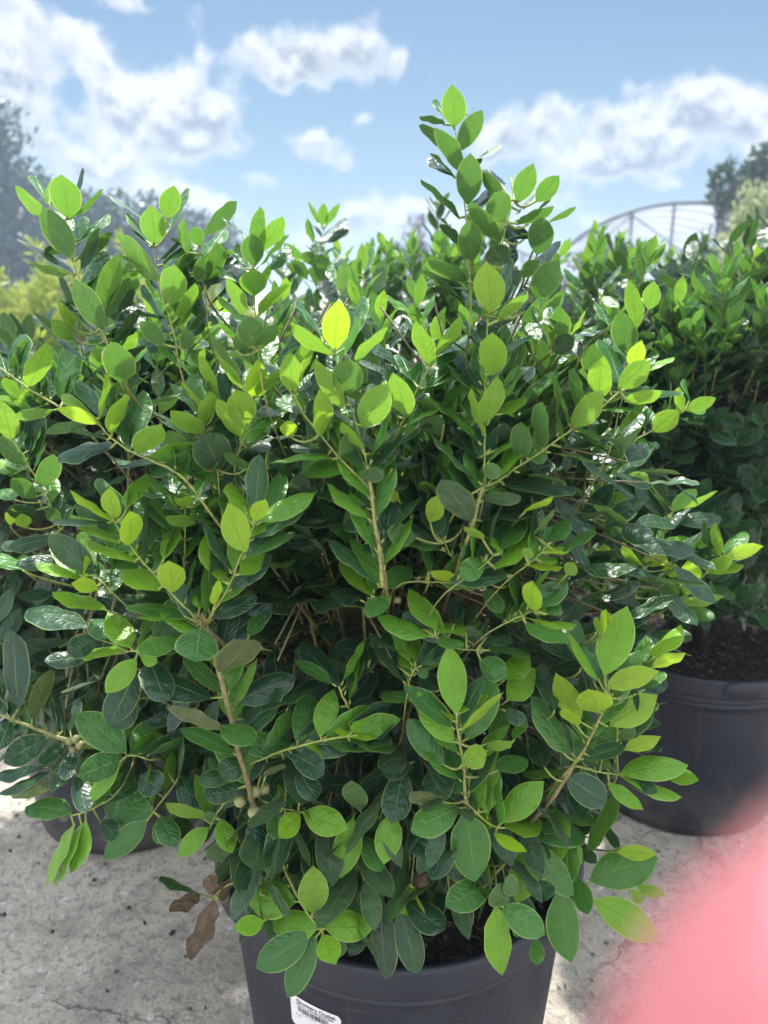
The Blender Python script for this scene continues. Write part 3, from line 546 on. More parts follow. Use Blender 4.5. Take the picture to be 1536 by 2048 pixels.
"""3 152 98 58 92 tG;288 122 184 80 46 uY;436 132 400 20 26 tL;405 150 466 256 66 tG;560 165 640 130 30 uL;180 90 175 -40 50 tG;-40 160 -20 60 80 tG;-50 180 -180 40 70 tL;-40 185 -90 130 40 tL;-20 190 40 185 35 tL;-60 190 -10 260 110 tG
-90 200 -310 215 60 tD -.5;440 120 430 30 60 tG 1;520 120 480 40 40 tG 1;300 100 250 30 60 tD 1.5"""),
('F', Z6, None, 1.5, [(6,6,[(205,345),(260,400),(370,400)])],
"""210 322 106 142 82 tL;202 346 50 270 76 tL;214 332 376 260 76 tL;206 350 316 386 46 tG;380 440 486 502 98 tG -.5;416 402 592 384 58 tG;478 522 600 408 96 tL;492 602 612 484 112 tL -.5;280 300 300 200 60 tD 1
330 320 350 210 50 tD 1;400 350 520 370 40 tD .5;390 380 340 300 50 uD .5"""),
('F', Z6, None, 2, [(6,7,[(125,470),(100,520),(95,560)])],
"""146 472 242 384 78 tD;126 452 92 324 42 tL;112 476 54 410 42 tL;116 606 -10 558 60 tG;130 480 180 500 40 tG;60 470 -40 370 90 tD;230 560 130 510 80 tD 1;110 850 0 900 80 tD;80 880 30 1090 120 tD;110 1000 0 930 90 tD 1"""),
('F', Z6, None, .3, [(7,6,[(480,295),(540,265),(600,245)])],
"""542 252 530 40 50 tG;594 246 586 114 76 uY -1;622 232 732 98 104 tG;600 257 668 240 34 tY;648 262 712 214 46 tG;560 272 756 286 26 tL -1;560 292 746 362 62 tG -.5;490 290 430 180 60 tG 1;500 260 480 110 70 tG 1"""),
('F', Z6, None, -1.5, [(8,14,[(290,660),(300,770),(320,860),(325,980)]),(12,16,[(325,980),(345,1060)])],
"""290 656 262 380 118 tL;298 657 410 523 76 tL -.3;276 690 198 560 36 tY;282 772 118 576 106 tL -.4;308 722 478 570 32 uY -.5;330 762 442 508 132 tG 1;310 852 425 808 92 uL -1;300 880 262 770 80 tG .5
242 862 92 676 110 tG .7;312 978 250 842 112 tG -.3;410 1052 420 838 112 tL -.5;415 802 512 752 50 uL;450 882 566 820 84 tG 1;440 762 480 604 82 tG 1.3;232 1006 102 960 58 uO .5;300 1032 112 1122 122 tG -1
480 640 565 700 60 tD 1.5;520 760 555 660 50 tG 1.5;340 900 420 780 60 tG 1"""),
('F', Z6, None, -2, [(7,10,[(452,1110),(410,1090),(350,1030)])],
"""432 1110 334 1050 92 tL;470 1092 628 914 116 tL;482 1112 650 1100 70 tL;440 1132 562 1212 50 tY -.5"""),
('F', Z6, None, -1, [(9,14,[(905,590),(870,660),(840,720),(790,820),(752,865)]),(18,22,[(752,865),(720,930),(640,1030)]),(8,10,[(930,898),(860,890),(790,868)]),(7,7,[(934,895),(932,700)])],
"""882 502 965 220 140 tL;790 472 776 280 82 tG 1;840 532 850 333 102 tG .7;860 522 724 312 36 tL;1000 542 1062 336 82 tG 1;1080 432 1170 303 80 tL .7;850 332 852 260 30 uL 1;875 332 878 238 26 uY 1;900 290 893 236 26 uY 1
1074 472 1206 400 52 uY;884 548 1096 464 88 uY -.7;782 692 674 484 96 uY;856 652 835 532 138 uY -1.2;904 702 1096 582 118 uY -1;772 702 718 628 56 uY;756 817 573 608 98 tG -.3;682 642 640 448 84 tD 1.3
642 872 606 750 92 tD 1;962 800 1102 738 62 uY .5;945 896 1210 818 108 tL -1;1120 892 1260 914 62 tL .5;950 906 1184 974 60 tL -.7;892 932 1042 1036 60 tL;726 906 892 1008 122 tD -1.5;724 896 558 878 46 tG -.7
870 832 920 712 80 tD .6;820 830 930 740 70 tG .5;890 710 1000 640 60 tG 1;960 800 1080 770 40 tD .6;940 760 1010 700 50 uG .3;700 790 650 700 80 tD 1.5;780 880 850 990 70 tG 1
880 480 1010 400 80 tG 1.5;960 660 1080 590 60 tG 1.2;940 890 1100 960 60 tD .5;1020 650 980 740 60 uL .5;1040 560 1110 470 60 tG 1"""),
# skirt
('F', Z7, None, 0, [(7,8,[(1075,365),(1050,480),(1040,540)])],
"""985 386 824 424 98 uG;1000 280 1050 426 84 tD;1060 420 935 540 112 tD 1;1070 452 1030 506 46 uL;1142 470 1150 370 88 tG .5;1412 272 1370 520 118 tL;1450 342 1526 482 84 tG;1290 330 1310 480 60 tD 1;1380 300 1440 250 40 tG
1440 360 1500 300 80 tD 1;1200 420 1160 500 60 tD 1;1240 350 1270 500 100 tD 2;1040 560 950 520 80 tD 1.5"""),
('F', Z7, None, 0, [(4,8,[(850,595),(880,560),(930,530),(1010,520)])],
"""856 592 770 828 88 uB -.5;802 570 688 652 62 tB;790 574 660 500 38 tD;862 582 845 490 76 uB -.5;902 602 915 476 58 uB;870 600 915 580 40 tB"""),
('F', Z7, None, -1, [(12,9,[(1140,480),(1180,570),(1225,650),(1262,705),(1288,718)])],
"""1182 606 960 602 146 tL;1256 660 1246 450 122 uL -1;1282 642 1384 590 120 tG .5;1272 714 1072 702 126 tL -.8;1300 712 1500 684 118 tL -.8;1290 736 1336 860 96 tL -1;1242 732 1026 884 126 tG -.4
1266 742 1132 982 112 tG;1056 682 942 732 76 tL;1290 620 1200 560 60 tG 1"""),
('F', Z7, None, 2.2, [(9,12,[(1532,575),(1490,480)])],
"""1510 590 1375 810 88 tD;1528 596 1524 912 110 tD;1592 640 1690 905 112 tD;1620 600 1770 740 110 tD;1490 560 1370 530 100 tD;1570 570 1650 600 40 tD"""),
('F', Z8, None, .8, [(4,6,[(110,545),(115,500),(120,400)])],
"""106 532 64 666 50 uY;122 548 160 716 28 uY;110 500 180 540 60 tB 1"""),
('F', Z8, None, -1, [(10,12,[(560,400),(480,450),(430,520)]),(6,8,[(440,640),(450,540)]),(7,9,[(820,598),(760,570),(690,480)])],
"""320 246 392 522 168 tG -1;590 342 810 308 112 tG -.3;660 266 872 268 60 tG .3;710 382 782 452 98 uL .5;590 392 530 612 116 tL -.6;602 382 752 586 104 tG -.4;276 320 200 526 98 tD .3;426 522 260 642 118 tG .2
446 622 480 920 112 tL -.5;470 622 642 744 112 tG;502 602 418 552 94 uG .5;702 548 734 882 136 tG -.7;762 502 826 656 80 tG .3;822 522 1090 420 156 tG -.5;932 408 1096 414 60 uY .8;835 602 1126 742 132 tL -.8
1015 542 1130 578 46 tL 1;986 562 1036 602 54 uL 1;610 752 616 860 58 tG .7;620 520 660 600 90 tD 1;540 570 470 520 80 uG .8;956 150 812 420 62 tG .5;640 480 560 560 80 tD 1;390 560 360 470 70 tD 1.5
520 700 545 745 40 tG 1;350 300 300 400 80 tD 1.5;160 470 190 540 90 uG 1.5;150 290 130 430 90 tD 2;210 280 150 380 90 tD 1.5;120 250 160 340 80 tD 2;30 250 10 460 110 tL 1.5"""),
]
EL_C, EL_R = np.array([0, .66, .62]), np.array([.32, .20, .37])
def ray(x, y): return FWD+RGT*(x-768)/FP+UPV*(1024-y)/FP      # per unit depth
def surf(x, y):
    r = ray(x, y); o = (CAM-EL_C)/EL_R; d = r/EL_R
    a, b, c = d@d, 2*o@d, o@o-1; D = b*b-4*a*c
    return (-b-math.sqrt(D))/(2*a) if D > 0 else -b/(2*a)
def soft_surf(x, y):
    # smooth the jump at the outline
    return float(np.mean([surf(x+dx, y+dy) for dx in (-70, 0, 70) for dy in (-50, 0, 50)]))
def sstep(v, a, b):
    t = min(1, max(0, (v-a)/(b-a))); return t*t*(3-2*t)
_ss = soft_surf
def soft_surf(x, y):
    # the skirt of the plant hangs out over the front of the pot rim
    d = _ss(x, y); k = sstep(y, 1640, 1800)*sstep(x, 400, 470)*(1-sstep(x, 1080, 1150))
    return d*(1-k)+min(d, .578)*k
def pt(x, y, d): return CAM+ray(x, y)*d
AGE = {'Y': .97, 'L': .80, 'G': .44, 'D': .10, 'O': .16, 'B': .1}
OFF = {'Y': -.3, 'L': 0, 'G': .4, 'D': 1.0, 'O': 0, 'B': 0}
def build_traced(owner, lv, yg, dl, st, centre):
    random.seed(5)
    for (own, (ox, oy), dep, boff, stems, txt) in BL:
        if own != owner: continue
        DF = (lambda x, y: dep) if dep else soft_surf
        samp = []
        for (w0, w1, pp) in stems:
            P_ = [(ox+a/2, oy+b/2) for a, b in pp]; d0 = [DF(x, y)+(boff+.4)/100 for x, y in P_]
            dm = np.linspace(d0[0], d0[-1], len(d0))*.6+np.array(d0)*.4
            X = np.array([pt(x, y, d) for (x, y), d in zip(P_, dm)])
            # smooth resample
            s = np.r_[0, np.cumsum(np.linalg.norm(np.diff(X, axis=0), axis=1))]; u = np.linspace(0, s[-1], max(6, int(s[-1]/.006)))
            Xs = np.stack([np.interp(u, s, X[:, k]) for k in range(3)], 1)
            for _ in range(3): Xs[1:-1] = (Xs[:-2]+2*Xs[1:-1]+Xs[2:])/4
            Xs[1:-1] += np.array([rv()*.0004 for _ in range(len(Xs)-2)])
            dd = dm.mean(); f = dd/FP/2*.5; age = .34 if max(w0, w1) > 18 else (.6 if max(w0, w1) > 12 else .85)
            if dep and max(w0, w1) > 14: age = .5
            fr = np.linspace(w0, w1, len(Xs))*f
            fr = fr*(1+.12*np.array([math.sin(i*1.9)*random.random() for i in range(len(Xs))]))
            a0, a1 = (age, age+.15) if w0 >= w1 else (age+.15, age)
            st.tube(Xs, fr, None, 9, c=(a0, 0, 0, 1), c1=(a1, 0, 0, 1))
            # carry the thicker end inward to the plant's own branches
            e, q = (Xs[0], Xs[1]) if w0 >= w1 else (Xs[-1], Xs[-2]); r_ = max(w0, w1)*f
            c_ = np.array([centre[0]+(e[0]-centre[0])*.72, centre[1]+(e[1]-centre[1])*.3, e[2]-.15]) if e[2] > .45 else np.array([centre[0]*.6+e[0]*.4, centre[1]*.85+e[1]*.15, .33])
            st.tube(bez(e, e+unit(e-q)*.04, c_, 8), r_, r_*1.15, 7, c=(age*.9, 0, 0, 1), c1=(.1, 0, 0, 1))
            for p in Xs:
                v = p-CAM; dz = v@FWD; samp.append((768+v@RGT/dz*FP, 1024-v@UPV/dz*FP, *p, dz))
        samp = np.array(samp) if samp else None
        if samp is not None and 'B' not in txt: # the leaves on the far side and flanks of each shoot
            for k in range(0, len(samp), 2):
                p = samp[k, 2:5]; T = unit(samp[min(k+1, len(samp)-1), 2:5]-samp[max(k-1, 0), 2:5])
                if not np.isfinite(T).all() or np.linalg.norm(T) < .5: continue
                if T[2] < -.3: T = -T
                y_ = samp[k, 1]
                for _ in range(2 if 520 < y_ < 1500 else 1):
                    if y_ < 290: break
                    rad = unit(np.array([random.gauss(0, 1.1), random.uniform(.25, 1.3), random.uniform(-.2, .5)])); rad = unit(rad-T*(rad@T))
                    e = R(random.uniform(28, 52)); ax = unit(T*math.cos(e)+rad*math.sin(e)); nm = unit(T*math.sin(e)-rad*math.cos(e)+rv()*.2)
                    ag = random.choice([.12, .2, .4, .55, .68]) if y_ > 1000 else random.choice([.2, .35, .5, .6, .68])
                    Lq = random.uniform(.035, .047)*(.85 if y_ < 560 else 1); P_ = p+rad*.002
                    (yg if ag > .65 else lv).add(P_+ax*.003, ax, nm, Lq, Lq*random.uniform(.36, .46), ag, random.random()**2)
                    st.tube([P_, P_+ax*.0035], .0008, .0007, 4, c=(1, 0, 0, 1), cap=False)
        for row in txt.replace('\n', ';').split(';'):
            a = row.split(); bx, by, tx, ty, w = [float(q) for q in a[:5]]; code = a[5]; ex = float(a[6]) if len(a) > 6 else 0
            if w < 5: continue
            bx, by, tx, ty, w = ox+bx/2, oy+by/2, ox+tx/2, oy+ty/2, w/2
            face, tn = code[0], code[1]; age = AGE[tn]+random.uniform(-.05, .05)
            if by < 760 and tn in 'YL': age -= .14*sstep(-by, -760, -560)  # upper lime and light leaves duller: pale lens veil put into their colour
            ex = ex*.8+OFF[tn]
            d0 = DF(bx, by)+(boff+.4)/100+ex*.006; stemp = None
            if samp is not None:
                g = np.hypot(samp[:, 0]-bx, samp[:, 1]-by); k = int(np.argmin(g))
                if g[k] < 34: d0 = samp[k, 5]+.6*ex/100*(.5 if ex < 0 else 1); stemp = samp[k, 2:5]
            lp = math.hypot(tx-bx, ty-by); La = lp*d0/FP
            Lt = {'Y': .040, 'L': .046, 'G': .052, 'D': .056, 'O': .054, 'B': .045}[tn]*random.uniform(.95, 1.05)
            dz = math.sqrt(max(0, Lt*Lt-La*La)); dz = min(dz, 1.1*La, .035)
            up = (by-ty)/max(lp, 1); sg = (1 if up > -.15 else -1)*(1 if face == 't' else -1)
            if tn == 'D': sg = 1 if (face == 't' and up > .3) else sg
            dz *= sg; dz += (DF(tx, ty)-DF(bx, by))*.3 + max(0, ex)*.002
            P0 = pt(bx, by, d0); P1 = pt(tx, ty, d0+dz); A = P1-P0; L = np.linalg.norm(A); A /= L
            wt = max(w*d0/FP, .0); W = max(wt, L*.42); W = max(min(W, max(L*.62, wt)), wt); cph = min(1, wt/W)
            toc = unit(CAM-(P0+P1)/2); nf = unit(toc-A*(toc@A)); side = np.cross(A, nf); sph = math.sqrt(1-cph*cph)
            n1, n2 = nf*cph+side*sph, nf*cph-side*sph
            if face == 'u': n1, n2 = -n1, -n2
            nm = n1 if n1[2] > n2[2] else n2
            shape = {'Y': .95, 'L': .75, 'G': .4, 'D': .08, 'O': .15, 'B': .4}[tn]+random.uniform(-.15, .15)
            if stemp is not None and np.linalg.norm(P0-stemp) < .03: st.tube([stemp, P0+A*.002], .0010, .0008, 5, c=(1, 0, 0, 1), c1=(1, 0, 0, 1), cap=False)
            elif stemp is None:
                q = P0-A*.010+np.array([0, .008, -.006]); q2 = P0+np.array([(centre[0]-P0[0])*.08, .045, -.035])
                if samp is not None:
                    g[samp[:, 1] < by-10] += 200; k = int(np.argmin(g))
                    if g[k] < 75: q2 = samp[k, 2:5]; q = (P0+q2)/2-A*.006+np.array([0, 0, -.004])
                st.tube(bez(P0+A*.001, q, q2, 7), .0008, .0010, 5, c=(.95, 0, 0, 1), c1=(.7, 0, 0, 1))
            tgt = dl if tn == 'B' else (yg if tn in 'YL' else lv)
            rnd = random.random()**2*.9
            cup = random.uniform(-.34, .02) if face == 't' else random.uniform(-.25, .15)
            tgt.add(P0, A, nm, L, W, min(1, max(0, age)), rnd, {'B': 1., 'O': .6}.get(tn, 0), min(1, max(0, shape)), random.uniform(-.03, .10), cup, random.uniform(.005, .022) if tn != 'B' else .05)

def upright(lv, st, yg, spots, seed, size=.043):
    """stiff rising shoots with their tips at the given points"""
    random.seed(seed)
    for (x, y, d) in spots:
        q = pt(x, y, d); b = q+np.array([random.gauss(0, .02), random.uniform(0, .03), -random.uniform(.14, .20)])
        st.tube(bez(b+np.array([random.gauss(0, .02), .02, -.12]), b+np.array([0, 0, -.06]), b, 5), .0022, .0018, 5, c=(.4, 0, 0, 1))
        shoot(lv, st, bez(b, (b+q)/2+rv()*.008, q, 8), random.randint(13, 17), random.uniform(.72, .9), .22, size, young=yg)
def hanging(lv, st, yg, spots, n, seed):
    """drooping leafy twigs ending at the given picture points and distances"""
    random.seed(seed)
    for (x, y, d) in spots:
        q = pt(x, y, d); b = q+np.array([random.gauss(0, .02), .10, .075]); m = (b+q)/2+np.array([0, -.02, .03])
        if y > 1250: st.tube(bez(b+np.array([0, .06, .03]), b+np.array([0, .03, .03]), b, 5), .0022, .0018, 5, c=(.4, 0, 0, 1))
        if y < 1250: m = (b+q)/2; b[2] = q[2]-.06; m = (b+q)/2
        shoot(lv, st, bez(b, m, q, 8), n, random.uniform(.1, .45), .06, .054, young=yg)
# ------------------------------------------------------------------ ground
def sheet(name, x0, x1, y0, y1, nx, ny, amp):
    xs = np.linspace(x0, x1, nx); ys = np.linspace(y0, y1, ny); X, Y = np.meshgrid(xs, ys)
    Zz = np.array([amp*mnoise.noise(Vector((a*3, b*3, 0))) for a, b in zip(X.ravel(), Y.ravel())])
    V = np.c_[X.ravel(), Y.ravel(), Zz]; i, j = np.meshgrid(np.arange(ny-1), np.arange(nx-1), indexing='ij'); q = (i*nx+j).ravel()
    return mesh_np(name, V, np.stack([q, q+1, q+nx+1, q+nx], 1))
g = link('ground', sheet('ground', -900, 900, -60, 1800, 60, 60, 0), None, [M_CONC]); tag(g, kind='structure')
# ------------------------------------------------------------------ pot, soil, tag
RIM_Z, PS = .30, 1.045
def pot_rad(z): return PS*(.158+(.176-.158)*z/.262)
def make_pot(root, cx, cy, tabs=(200, 20)):
    g = Geo()
    body = [(.150, .004), (.156, .004), (pot_rad(.02), .02)]+[(pot_rad(z), z) for z in (.06, .1, .15, .2, .235)]
    body += [(.1752, .248), (.1785, .2495), (.1785, .2535), (.1758, .2548), (.1758, .2575), (.181, .2590), (.1815, .2635), (.1800, .265), (.1795, .268),
             (.1800, .2695), (.1830, .270)]
    body = [(r*(PS if r not in (pot_rad(.02), *[pot_rad(z) for z in (.06, .1, .15, .2, .235)]) else 1), z) for r, z in body]
    g.lathe(body, (cx, cy, 0), 96); g.lathe([(.001, .005), (.150*PS, .004)], (cx, cy, 0), 96)
    pot = link('pot', g.mesh('pot'), root, [M_POT])
    g = Geo()
    rim = [(.1830, .270), (.1885, .2715), (.1895, .276), (.1880, .288), (.1890, .2965), (.1885, .3000), (.1860, .3022), (.1825, .3015), (.1800, .2985), (.1785, .290), (.176, .262), (.172, .24)]
    g.lathe([(r*PS, z) for r, z in rim], (cx, cy, 0), 96)
    r = link('rim', g.mesh('rim'), pot, [M_POT])
    for a in tabs:                              # lifting tabs, shallow scoops proud of the rim
        g = Geo()
        ts = np.linspace(-1, 1, 17); V = []; hs = [.302, .3035, .302, .292, .280, .273]; rs = [.183, .187, .1925, .1950, .1935, .1890]
        for t in ts:
            an = R(a)+t*.20; e = (1-t*t)**.5 if abs(t) < 1 else 0
            for h, q in zip(hs, rs): V.append((cx+PS*(.1845+(q-.1845)*e*.7+.0022)*math.cos(an), cy+PS*(.1845+(q-.1845)*e*.7+.0022)*math.sin(an), .2885+(h-.2885)*(.35+.65*e)))
        k = len(hs); F_ = [(i*k+j, (i+1)*k+j, (i+1)*k+j+1, i*k+j+1) for i in range(16) for j in range(k-1)]
        g.add(V, F_)
        link('handle', g.mesh('handle'), pot, [M_POT])
    # soil with bark chips
    rs = np.linspace(0.002, .177*PS, 22); k = 72; V = []
    for r_ in rs:
        for j in range(k):
            a = j*2*math.pi/k; x, y = cx+r_*math.cos(a), cy+r_*math.sin(a)
            V.append((x, y, .262+.010*mnoise.noise(Vector((x*22, y*22, 1)))+.006*mnoise.noise(Vector((x*70, y*70, 4)))))
    g = Geo(); g.add(V, [(i*k+j, (i+1)*k+j, (i+1)*k+(j+1) % k, i*k+(j+1) % k) for i in range(21) for j in range(k)])
    soil = link('soil', g.mesh('soil'), root, [M_SOIL])
    g = Geo(); rnd = random.Random(int(cx*1000)+7)
    for _ in range(1500):
        r_ = .172*math.sqrt(rnd.random()); a = rnd.random()*6.283; x, y = cx+r_*math.cos(a), cy+r_*math.sin(a)
        t = unit(np.array([rnd.gauss(0, 1), rnd.gauss(0, 1), rnd.gauss(0, .35)])); l = rnd.uniform(.003, .015)*rnd.uniform(.5, 1); p = np.array([x, y, .268+rnd.uniform(-.004, .006)])
        b = rnd.uniform(.02, .10); c = (b*1.15, b*.85, b*.7, 1) if rnd.random() < .8 else (b*2.2, b*1.9, b*1.7, 1)
        w_ = rnd.uniform(.0015, .0045); h_ = rnd.uniform(.0008, .002); n0 = g.n; g.box(p-t*l/2, p+t*l/2, w_, h_, c); V_ = g.V[-1]; g.V[-1] = p+(V_-p)*np.array([[rnd.uniform(.35, 1.25)] for _ in range(8)])
    tag(link('bark_chips', g.mesh('bark_chips', False), soil, [M_CHIP]), kind='stuff')
    return pot
def on_pot(cx, cy, a0, z0, s, h, off):
    """point on the pot wall, s metres round from angle a0 and h metres up from z0"""
    z = z0+h; r = pot_rad(z)+off; a = a0+s/pot_rad(z0); return (cx+r*math.cos(a), cy+r*math.sin(a), z)
def make_tag(root, cx, cy, a0, z0, wd, ht, tilt, lines, bars):
    nx, nz = 24, 16; V = []; ct, sn = math.cos(tilt), math.sin(tilt)
    def mp(u, v, off): return on_pot(cx, cy, a0, z0, u*ct-v*sn, u*sn+v*ct, off)
    out = []; cr = .004
    F_ = []
    for i in range(nx+1):
        u = -wd/2+wd*i/nx; e = min(i, nx-i)*wd/nx; ins = cr-math.sqrt(max(0, cr*cr-(cr-e)**2)) if e < cr else 0
        for j in range(nz+1): V.append(mp(u, -ht/2+ins+(ht-2*ins)*j/nz, .0006))
    F_ = [(i*(nz+1)+j, (i+1)*(nz+1)+j, (i+1)*(nz+1)+j+1, i*(nz+1)+j+1) for i in range(nx) for j in range(nz)]
    g = Geo(); g.add(V, F_); tg = link('price_tag', g.mesh('price_tag'), root, [M_PAPER])
    for (txt, x, y, size, bold) in lines:
        cu = bpy.data.curves.new('t', 'FONT'); cu.body = txt; cu.size = size; cu.resolution_u = 3; cu.offset = bold
        tmp = bpy.data.objects.new('t', cu); C.objects.link(tmp); bpy.context.view_layer.update()
        me = bpy.data.meshes.new_from_object(tmp.evaluated_get(bpy.context.evaluated_depsgraph_get()))
        bpy.data.objects.remove(tmp)
        for v in me.vertices: v.co = mp(-wd/2+x+v.co.x, -ht/2+y+v.co.y, .0009)
        link('lettering', me, tg, [M_INK])
    g = Geo(); rnd = random.Random(3); (bx0, bx1, by0, by1) = bars; u = bx0
    while u < bx1:
        w_ = rnd.choice([.0003, .0003, .0006, .0009]); V = []
        q = [mp(-wd/2+a, -ht/2+b, .0009) for a, b in ((u, by0), (u+w_, by0), (u+w_, by1), (u, by1))]
        g.add(q, [(0, 1, 2, 3)]); u += w_+rnd.choice([.0003, .0004, .0007])
    link('barcode', g.mesh('barcode', False), tg, [M_INK])
def berry(root, p, r, ax=(0, 0, -1)):
    import bmesh
    bm = bmesh.new(); bmesh.ops.create_uvsphere(bm, u_segments=24, v_segments=16, radius=r)
    for v in bm.verts:
        z = v.co.z/r
        if z < -.9: v.co.z += r*.07*(-z-.9)/.1
        v.co.z *= .97
    q = Vector((0, 0, -1)).rotation_difference(Vector(ax)); M_ = Matrix.Translation(Vector(p)) @ q.to_matrix().to_4x4()
    bm.transform(M_); me = bpy.data.meshes.new('berry'); bm.to_mesh(me); bm.free()
    for f in me.polygons: f.use_smooth = True
    b = link('berry', me, root, [M_BERRY])
    g = Geo(); a = np.array(p)+np.array(Vector(ax).normalized())*r*.90; g.tube([a, a+np.array(Vector(ax).normalized())*r*.10], r*.22, r*.12, 9); link('scar', g.mesh('scar'), b, [M_CALYX])
    return b
def finish_shrub(root, lv, st, yg, dl=None):
    if len(yg.rows) <= 40: lv.rows += yg.rows
    link('branches', st.mesh('branches'), root, [M_STEM])
    link('foliage', lv.mesh('foliage'), root, [M_LEAF])
    if len(yg.rows) > 40: link('new_growth', yg.mesh('new_growth'), root, [M_LEAF])
    if dl and dl.rows: tag(link('dead_leaves', dl.mesh('dead_leaves'), root, [M_LEAF]), 'brown dried leaves on a low twig')
GRP = 'holly shrubs in black nursery pots'
# -------- front shrub
cx, cy = .016, .682
root = thing('potted_shrub', 'large glossy holly shrub in front in the pot with the white price tag', 'potted shrub', (cx, cy, 0), GRP)
make_pot(root, cx, cy, (212, 318))
lv, yg, dl, st = Leaves(), Leaves(), Leaves(), Geo()
build_traced('F', lv, yg, dl, st, (cx, cy))
n_lv, n_yg = len(lv.rows), len(yg.rows)
def keep_front(q):
    # stay inside the traced outer layer
    v = q-CAM; d = v@FWD; x, y = 768+v@RGT/d*FP, 1024-v@UPV/d*FP
    return d > soft_surf(x, y)+.036 and 100 < x < 1290 and y > 690 and y < 1860 and (x > 560 or y < 1700)
procedural_crown(lv, st, yg, cx, cy, .26, (.29, .23, .33), .57, 270, 11, inner=1500, top_boost=.0, tipmax=.62, L0=.047, shell=(.55, 1.), keep=keep_front, skirt=45)
def clear(r):                                   # thin the stray leaves that poke out past the traced outer layer
    v = np.array(r[0:3])+np.array(r[3:6])*r[9]*.5-CAM; d = v@FWD; y = 1024-v@UPV/d*FP; return d > soft_surf(768+v@RGT/d*FP, y)+.026 and y > 640
n_c = len(lv.rows)
lv.rows = lv.rows[:n_lv]+[r for r in lv.rows[n_lv:] if clear(r)]; yg.rows = yg.rows[:n_yg]+[r for r in yg.rows[n_yg:] if clear(r)]
hanging(lv, st, yg, [(520, 1790, .60), (470, 1700, .62), (900, 1800, .60), (820, 1740, .61), (640, 1700, .60), (730, 1780, .60), (1010, 1760, .61), (570, 1660, .58), (760, 1640, .58), (880, 1660, .58), (1060, 1690, .62), (690, 1830, .60), (980, 1660, .60)], 9, 3)
upright(lv, st, yg, [(565, 600, .74), (470, 640, .72), (760, 640, .74), (830, 600, .76), (880, 680, .70), (610, 720, .66), (1080, 600, .76), (1130, 680, .74), (1040, 720, .68), (400, 720, .70), (540, 760, .64), (940, 640, .74), (250, 700, .74), (1180, 760, .70), (310, 620, .76), (720, 590, .78)], 5)
finish_shrub(root, lv, st, yg, dl)
FB = soft_surf(505, 1600)-.004
for (x, y, r_) in ((480, 1603, 12), (510, 1583, 13), (509, 1624, 13.6), (528, 1578, 12)):
    berry(root, pt(x, y, FB+.003*(x > 520)), r_*FB/FP, (.1*(x-500)/20, -.35, -1))
for (x, y, r_, dd) in ((960, 1300, 8, .03), (775, 1200, 8, .05), (795, 1200, 8, .05)):
    d = soft_surf(x, y)+dd; berry(root, pt(x, y, d), r_*d/FP, (0, -.4, -1))
g = Geo(); random.seed(8)                       # dried flower remains around the berries
for _ in range(150):
    c_ = pt(*random.choice([(500, 1560), (510, 1568), (482, 1580), (515, 1600), (503, 1590), (195*.5+400, 1246)]), FB+.006)+rv()*.0035*random.random()
    g.tube([c_, c_+rv()*.0035], .0006, .0003, 4)
for _ in range(70):
    d = soft_surf(402, 1240)-.008; c_ = pt(402+random.gauss(0, 6), 1244+random.gauss(0, 5), d); g.tube([c_, c_+rv()*.004+np.array([0, 0, .002])], .0008, .0003, 4, c=(.55, 0, 0, 1))
link('flower_remains', g.mesh('flower_remains'), root, [M_STEM])
d_ = ray(630, 2041)                              # where the tag's middle meets the pot wall
for k in np.linspace(.3, 1, 2000):
    p = CAM+d_*k
    if math.hypot(p[0]-cx, p[1]-cy) < pot_rad(p[2]): break
a0 = math.atan2(p[1]-cy, p[0]-cx)
make_tag(root, cx, cy, a0, p[2], .0540, .040, R(-2), [('Growers Outlet', .0075, .0332, .0062, .00012), ('HOLLY  DWARF BURFORD', .0073, .0296, .0033, .00006),
   ('7 G', .0055, .0150, .0040, .00006), ('$49.95', .0270, .0085, .0075, .00018), ('4 0 6 2 1 3 8 5', .0120, .0186, .0028, .0)], (.0085, .0420, .0218, .0284))
# crumbs of bark, grit and leaf bits lying on the concrete
g = Geo(); rd = random.Random(12)
for _ in range(1500):
    x, y = rd.uniform(-1.0, .75), rd.uniform(.35, 1.7)
    near = min(abs(math.hypot(x-a, y-b)-.19) for a, b in ((.016, .682), (-.43, 1.12), (.525, 1.16)))
    if rd.random() > math.exp(-near*7): continue
    l = rd.uniform(.0015, .007); a = rd.random()*6.28; t = np.array([math.cos(a), math.sin(a), 0]); p = np.array([x, y, .0022]); b = rd.uniform(.03, .14)
    c = (b*1.2, b, b*.8, 1) if rd.random() < .7 else (.45, .42, .38, 1)
    g.box(p-t*l/2, p+t*l/2, l*rd.uniform(.4, .9), rd.uniform(.0012, .003), c); V_ = g.V[-1]; g.V[-1] = p+(V_-p)*np.array([[rd.uniform(.4, 1.3)] for _ in range(8)])
tag(link('ground_litter', g.mesh('ground_litter', False), None, [M_CHIP]), 'scattered bark crumbs and grit on the concrete around the pots', 'litter', kind='stuff')
